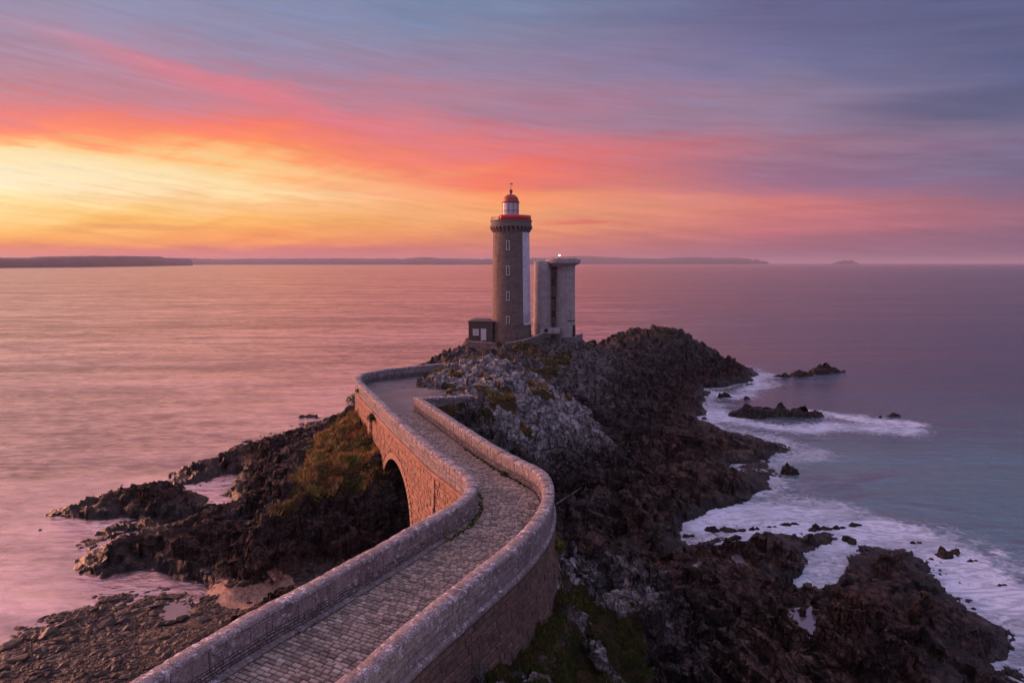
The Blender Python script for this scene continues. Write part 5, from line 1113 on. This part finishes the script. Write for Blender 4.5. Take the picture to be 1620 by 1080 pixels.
# tufts rooted in the masonry: leafy clumps
def shrub(p, rad_, n, name, label, cat, mat=M_GRASS, group=None, drop=0.0):
    d = nr.normal(size=(n, 3)); d /= np.linalg.norm(d, axis=1)[:, None]; c = d * rad_ * nr.uniform(.3, 1, (n, 1)) * np.array([1, 1, .9]); c[:, 2] -= drop * np.abs(c[:, 2])
    u = nr.normal(size=(n, 3)); u /= np.linalg.norm(u, axis=1)[:, None]; w = np.cross(u, d); l = nr.uniform(.05, .11, n)[:, None]
    tri_ = np.stack([c - w * l * .5, c + w * l * .5, c + u * l * 1.6], 1).reshape(-1, 3)
    o = mesh_obj(name, tri_ + np.asarray(p), np.arange(3 * n).reshape(-1, 3), mat, attrs={'rnd': np.repeat(nr.random(n), 3)}, origin=tuple(p)); return tag(o, label, cat, group)
M_LEAF, g = new_mat('dark wall leaves'); finish(M_LEAF, g, col=g.ramp(g.attr('rnd'), [(0, (.015, .03, .01)), (1, (.06, .09, .02))]), rough=.7, spec=.3)
M_YEL, g = new_mat('samphire leaves'); finish(M_YEL, g, col=g.ramp(g.attr('rnd'), [(0, (.05, .06, .01)), (1, (.28, .25, .03))]), rough=.7, spec=.3)
p = surfL(PL.near((-12.0, 59.6)), 10.4, .25); shrub(p, .48, 700, 'wall_shrub', 'dark green bush rooted high in the sunlit side of the bridge before the arch', 'bush', M_LEAF)
p = surfL(PL.near((-15.3, 67.6)), 11.3, .1); shrub(p, .22, 200, 'wall_shrub', 'small dark tuft near the outermost bend of the left parapet', 'bush', M_LEAF)
p = surfR(PR.near((2.1, 34.0)), 9.5, .2); shrub(p, .42, 600, 'wall_shrub', 'yellow-green tuft hanging below the string course on the right outer wall', 'bush', M_YEL, drop=.3)
for s in np.arange(PL.near((-3.9, 31.9)), PL.near((-2.9, 38.5)), .3):
    for _ in range(2):
        if rnd.random() < .8:
            p = PL.off(s + rnd.uniform(-.2, .2), -TH - .12 - rnd.uniform(0, .28), ZR + .03); shrub(p, rnd.uniform(.04, .10), 45, 'weed_tuft', 'small weed tuft growing in the gutter inside the sharp bend of the road', 'weed', M_LEAF if rnd.random() < .5 else M_YEL, 'weeds along the inner bend gutter')
for s in np.arange(PR.near((1.2, 39.6)), PR.near((-2.6, 47.9)), .55):
    p = PR.off(s, TH + .1 + rnd.uniform(0, .12), ZR + .03); shrub(p, rnd.uniform(.04, .10), 40, 'weed_tuft', 'small weed tuft along the foot of the right parapet beyond the bend', 'weed', M_LEAF, 'weeds at the foot of the right parapet')
p = PR.off(PR.near((.1, 41.9)), TH + .2, ZR + .08); shrub(p, .2, 220, 'weed_tuft', 'largest green weed at the foot of the right parapet, past the bend', 'weed', M_LEAF)

# ------------------------------------------------------------------ far shores and air
M_HILL = plain('far wooded coast', (.05, .048, .045), .95, .4, .004)
def coast(name, rows, wl, depth, seed, rough):
    """rows: (px, top py); wl(px): waterline py"""
    pxs = np.arange(rows[0][0], rows[-1][0] + .1, 1.5); tops = np.interp(pxs, [r_[0] for r_ in rows], [r_[1] for r_ in rows]); Pn_ = np.c_[pxs * .11, pxs * 0, pxs * 0]
    jit = (fbm(Pn_, 4, k=seed) * .5 + np.maximum(0, fbm(Pn_ * 3.1, 3, k=seed + 7)) * .9) * rough; vs = []; K = 7
    for i, (x, t) in enumerate(zip(pxs, tops)):
        b = at(x, wl(x), 0); h = max(1.0, HC + (416 - (t - jit[i])) / F * b[1]) ; h = min(h, 400)
        e = min(1, (x - pxs[0]) / 12 if seed % 2 else 1) if rows[0][0] > 0 else 1
        for k, (dd, hh) in enumerate(((0, -2), (.01, .25), (.06, .5), (.18, .78), (.45, 1.0), (.8, .9), (1.2, -.02))):
            q = 1 + dd * depth / b[1]; vs.append((b[0] * q, b[1] * q, hh * h * e if hh > 0 else -2))
    n = len(pxs); o = mesh_obj(name, vs, [(i * K + j, (i + 1) * K + j, (i + 1) * K + j + 1, i * K + j + 1) for i in range(n - 1) for j in range(K - 1)], M_HILL, smooth=False); tag(o, kind='structure'); return o
coast('far_coast', [(-160, 405), (0, 407), (36, 407.5), (70, 405.5), (100, 405), (160, 404.5), (250, 405.5), (262, 407.5), (300, 409), (305, 413)], lambda x: 423.8 - max(0, x) * .010 - max(0, x - 150) * .006, 500, 301, .6)
coast('far_coast', [(255, 409), (300, 407.5), (340, 409.5), (420, 408.5), (520, 408.5), (640, 409), (664, 406.8), (672, 406), (690, 408), (760, 409.5), (800, 409), (880, 407.5)], lambda x: 418.6, 1400, 303, .8)
coast('far_coast', [(870, 407), (915, 405), (926, 404.6), (960, 406.5), (1000, 408.5), (1040, 409), (1060, 408), (1105, 406.3), (1130, 408), (1170, 407.5), (1185, 409), (1190, 411.5), (1197, 409.8), (1203, 413), (1210, 412.5), (1217, 416)], lambda x: 417.9, 900, 305, .45)
coast('far_islet', [(1313, 416), (1318, 413.5), (1326, 413.2), (1335, 411.5), (1342, 412.5), (1348, 411), (1352, 414), (1358, 416)], lambda x: 417.8, 300, 307, .8)
M_FL, g = new_mat('distant lights'); finish(M_FL, g, col=(.9, .9, .8), emit=(1, .85, .7), es=1.6)
for px, py, rr_, Y in ((1181.5, 406, 9, 13000), (958, 417.9, 10, 12000)):
    p = atY(px, py, Y); mb = MB(); mb.lathe((0, 0, 0), [(0, -rr_), (rr_, -rr_ * .5), (rr_, rr_ * .5), (0, rr_)], 8); o = mesh_obj('distant_lamp', mb.v, mb.f, M_FL, origin=tuple(p))
    tag(o, 'tiny white light on the far cape at the horizon' if px > 1000 else 'tiny white light on the water below the far coast', 'lamp')

haze_m = bpy.data.materials.new('sea haze'); haze_m.use_nodes = True; g = G(haze_m.node_tree)
pv = g.n('ShaderNodeVolumePrincipled'); pv.inputs['Color'].default_value = (.74, .70, .88, 1); pv.inputs['Density'].default_value = 5.5e-5; pv.inputs['Anisotropy'].default_value = .2
ov = g.n('ShaderNodeOutputMaterial'); haze_m.node_tree.links.new(pv.outputs[0], ov.inputs['Volume'])
mb = MB(); mb.box((0, 0, 92), (100000, 100000, 188)); hz_ = mesh_obj('haze', mb.v, mb.f, haze_m); tag(hz_, kind='stuff')
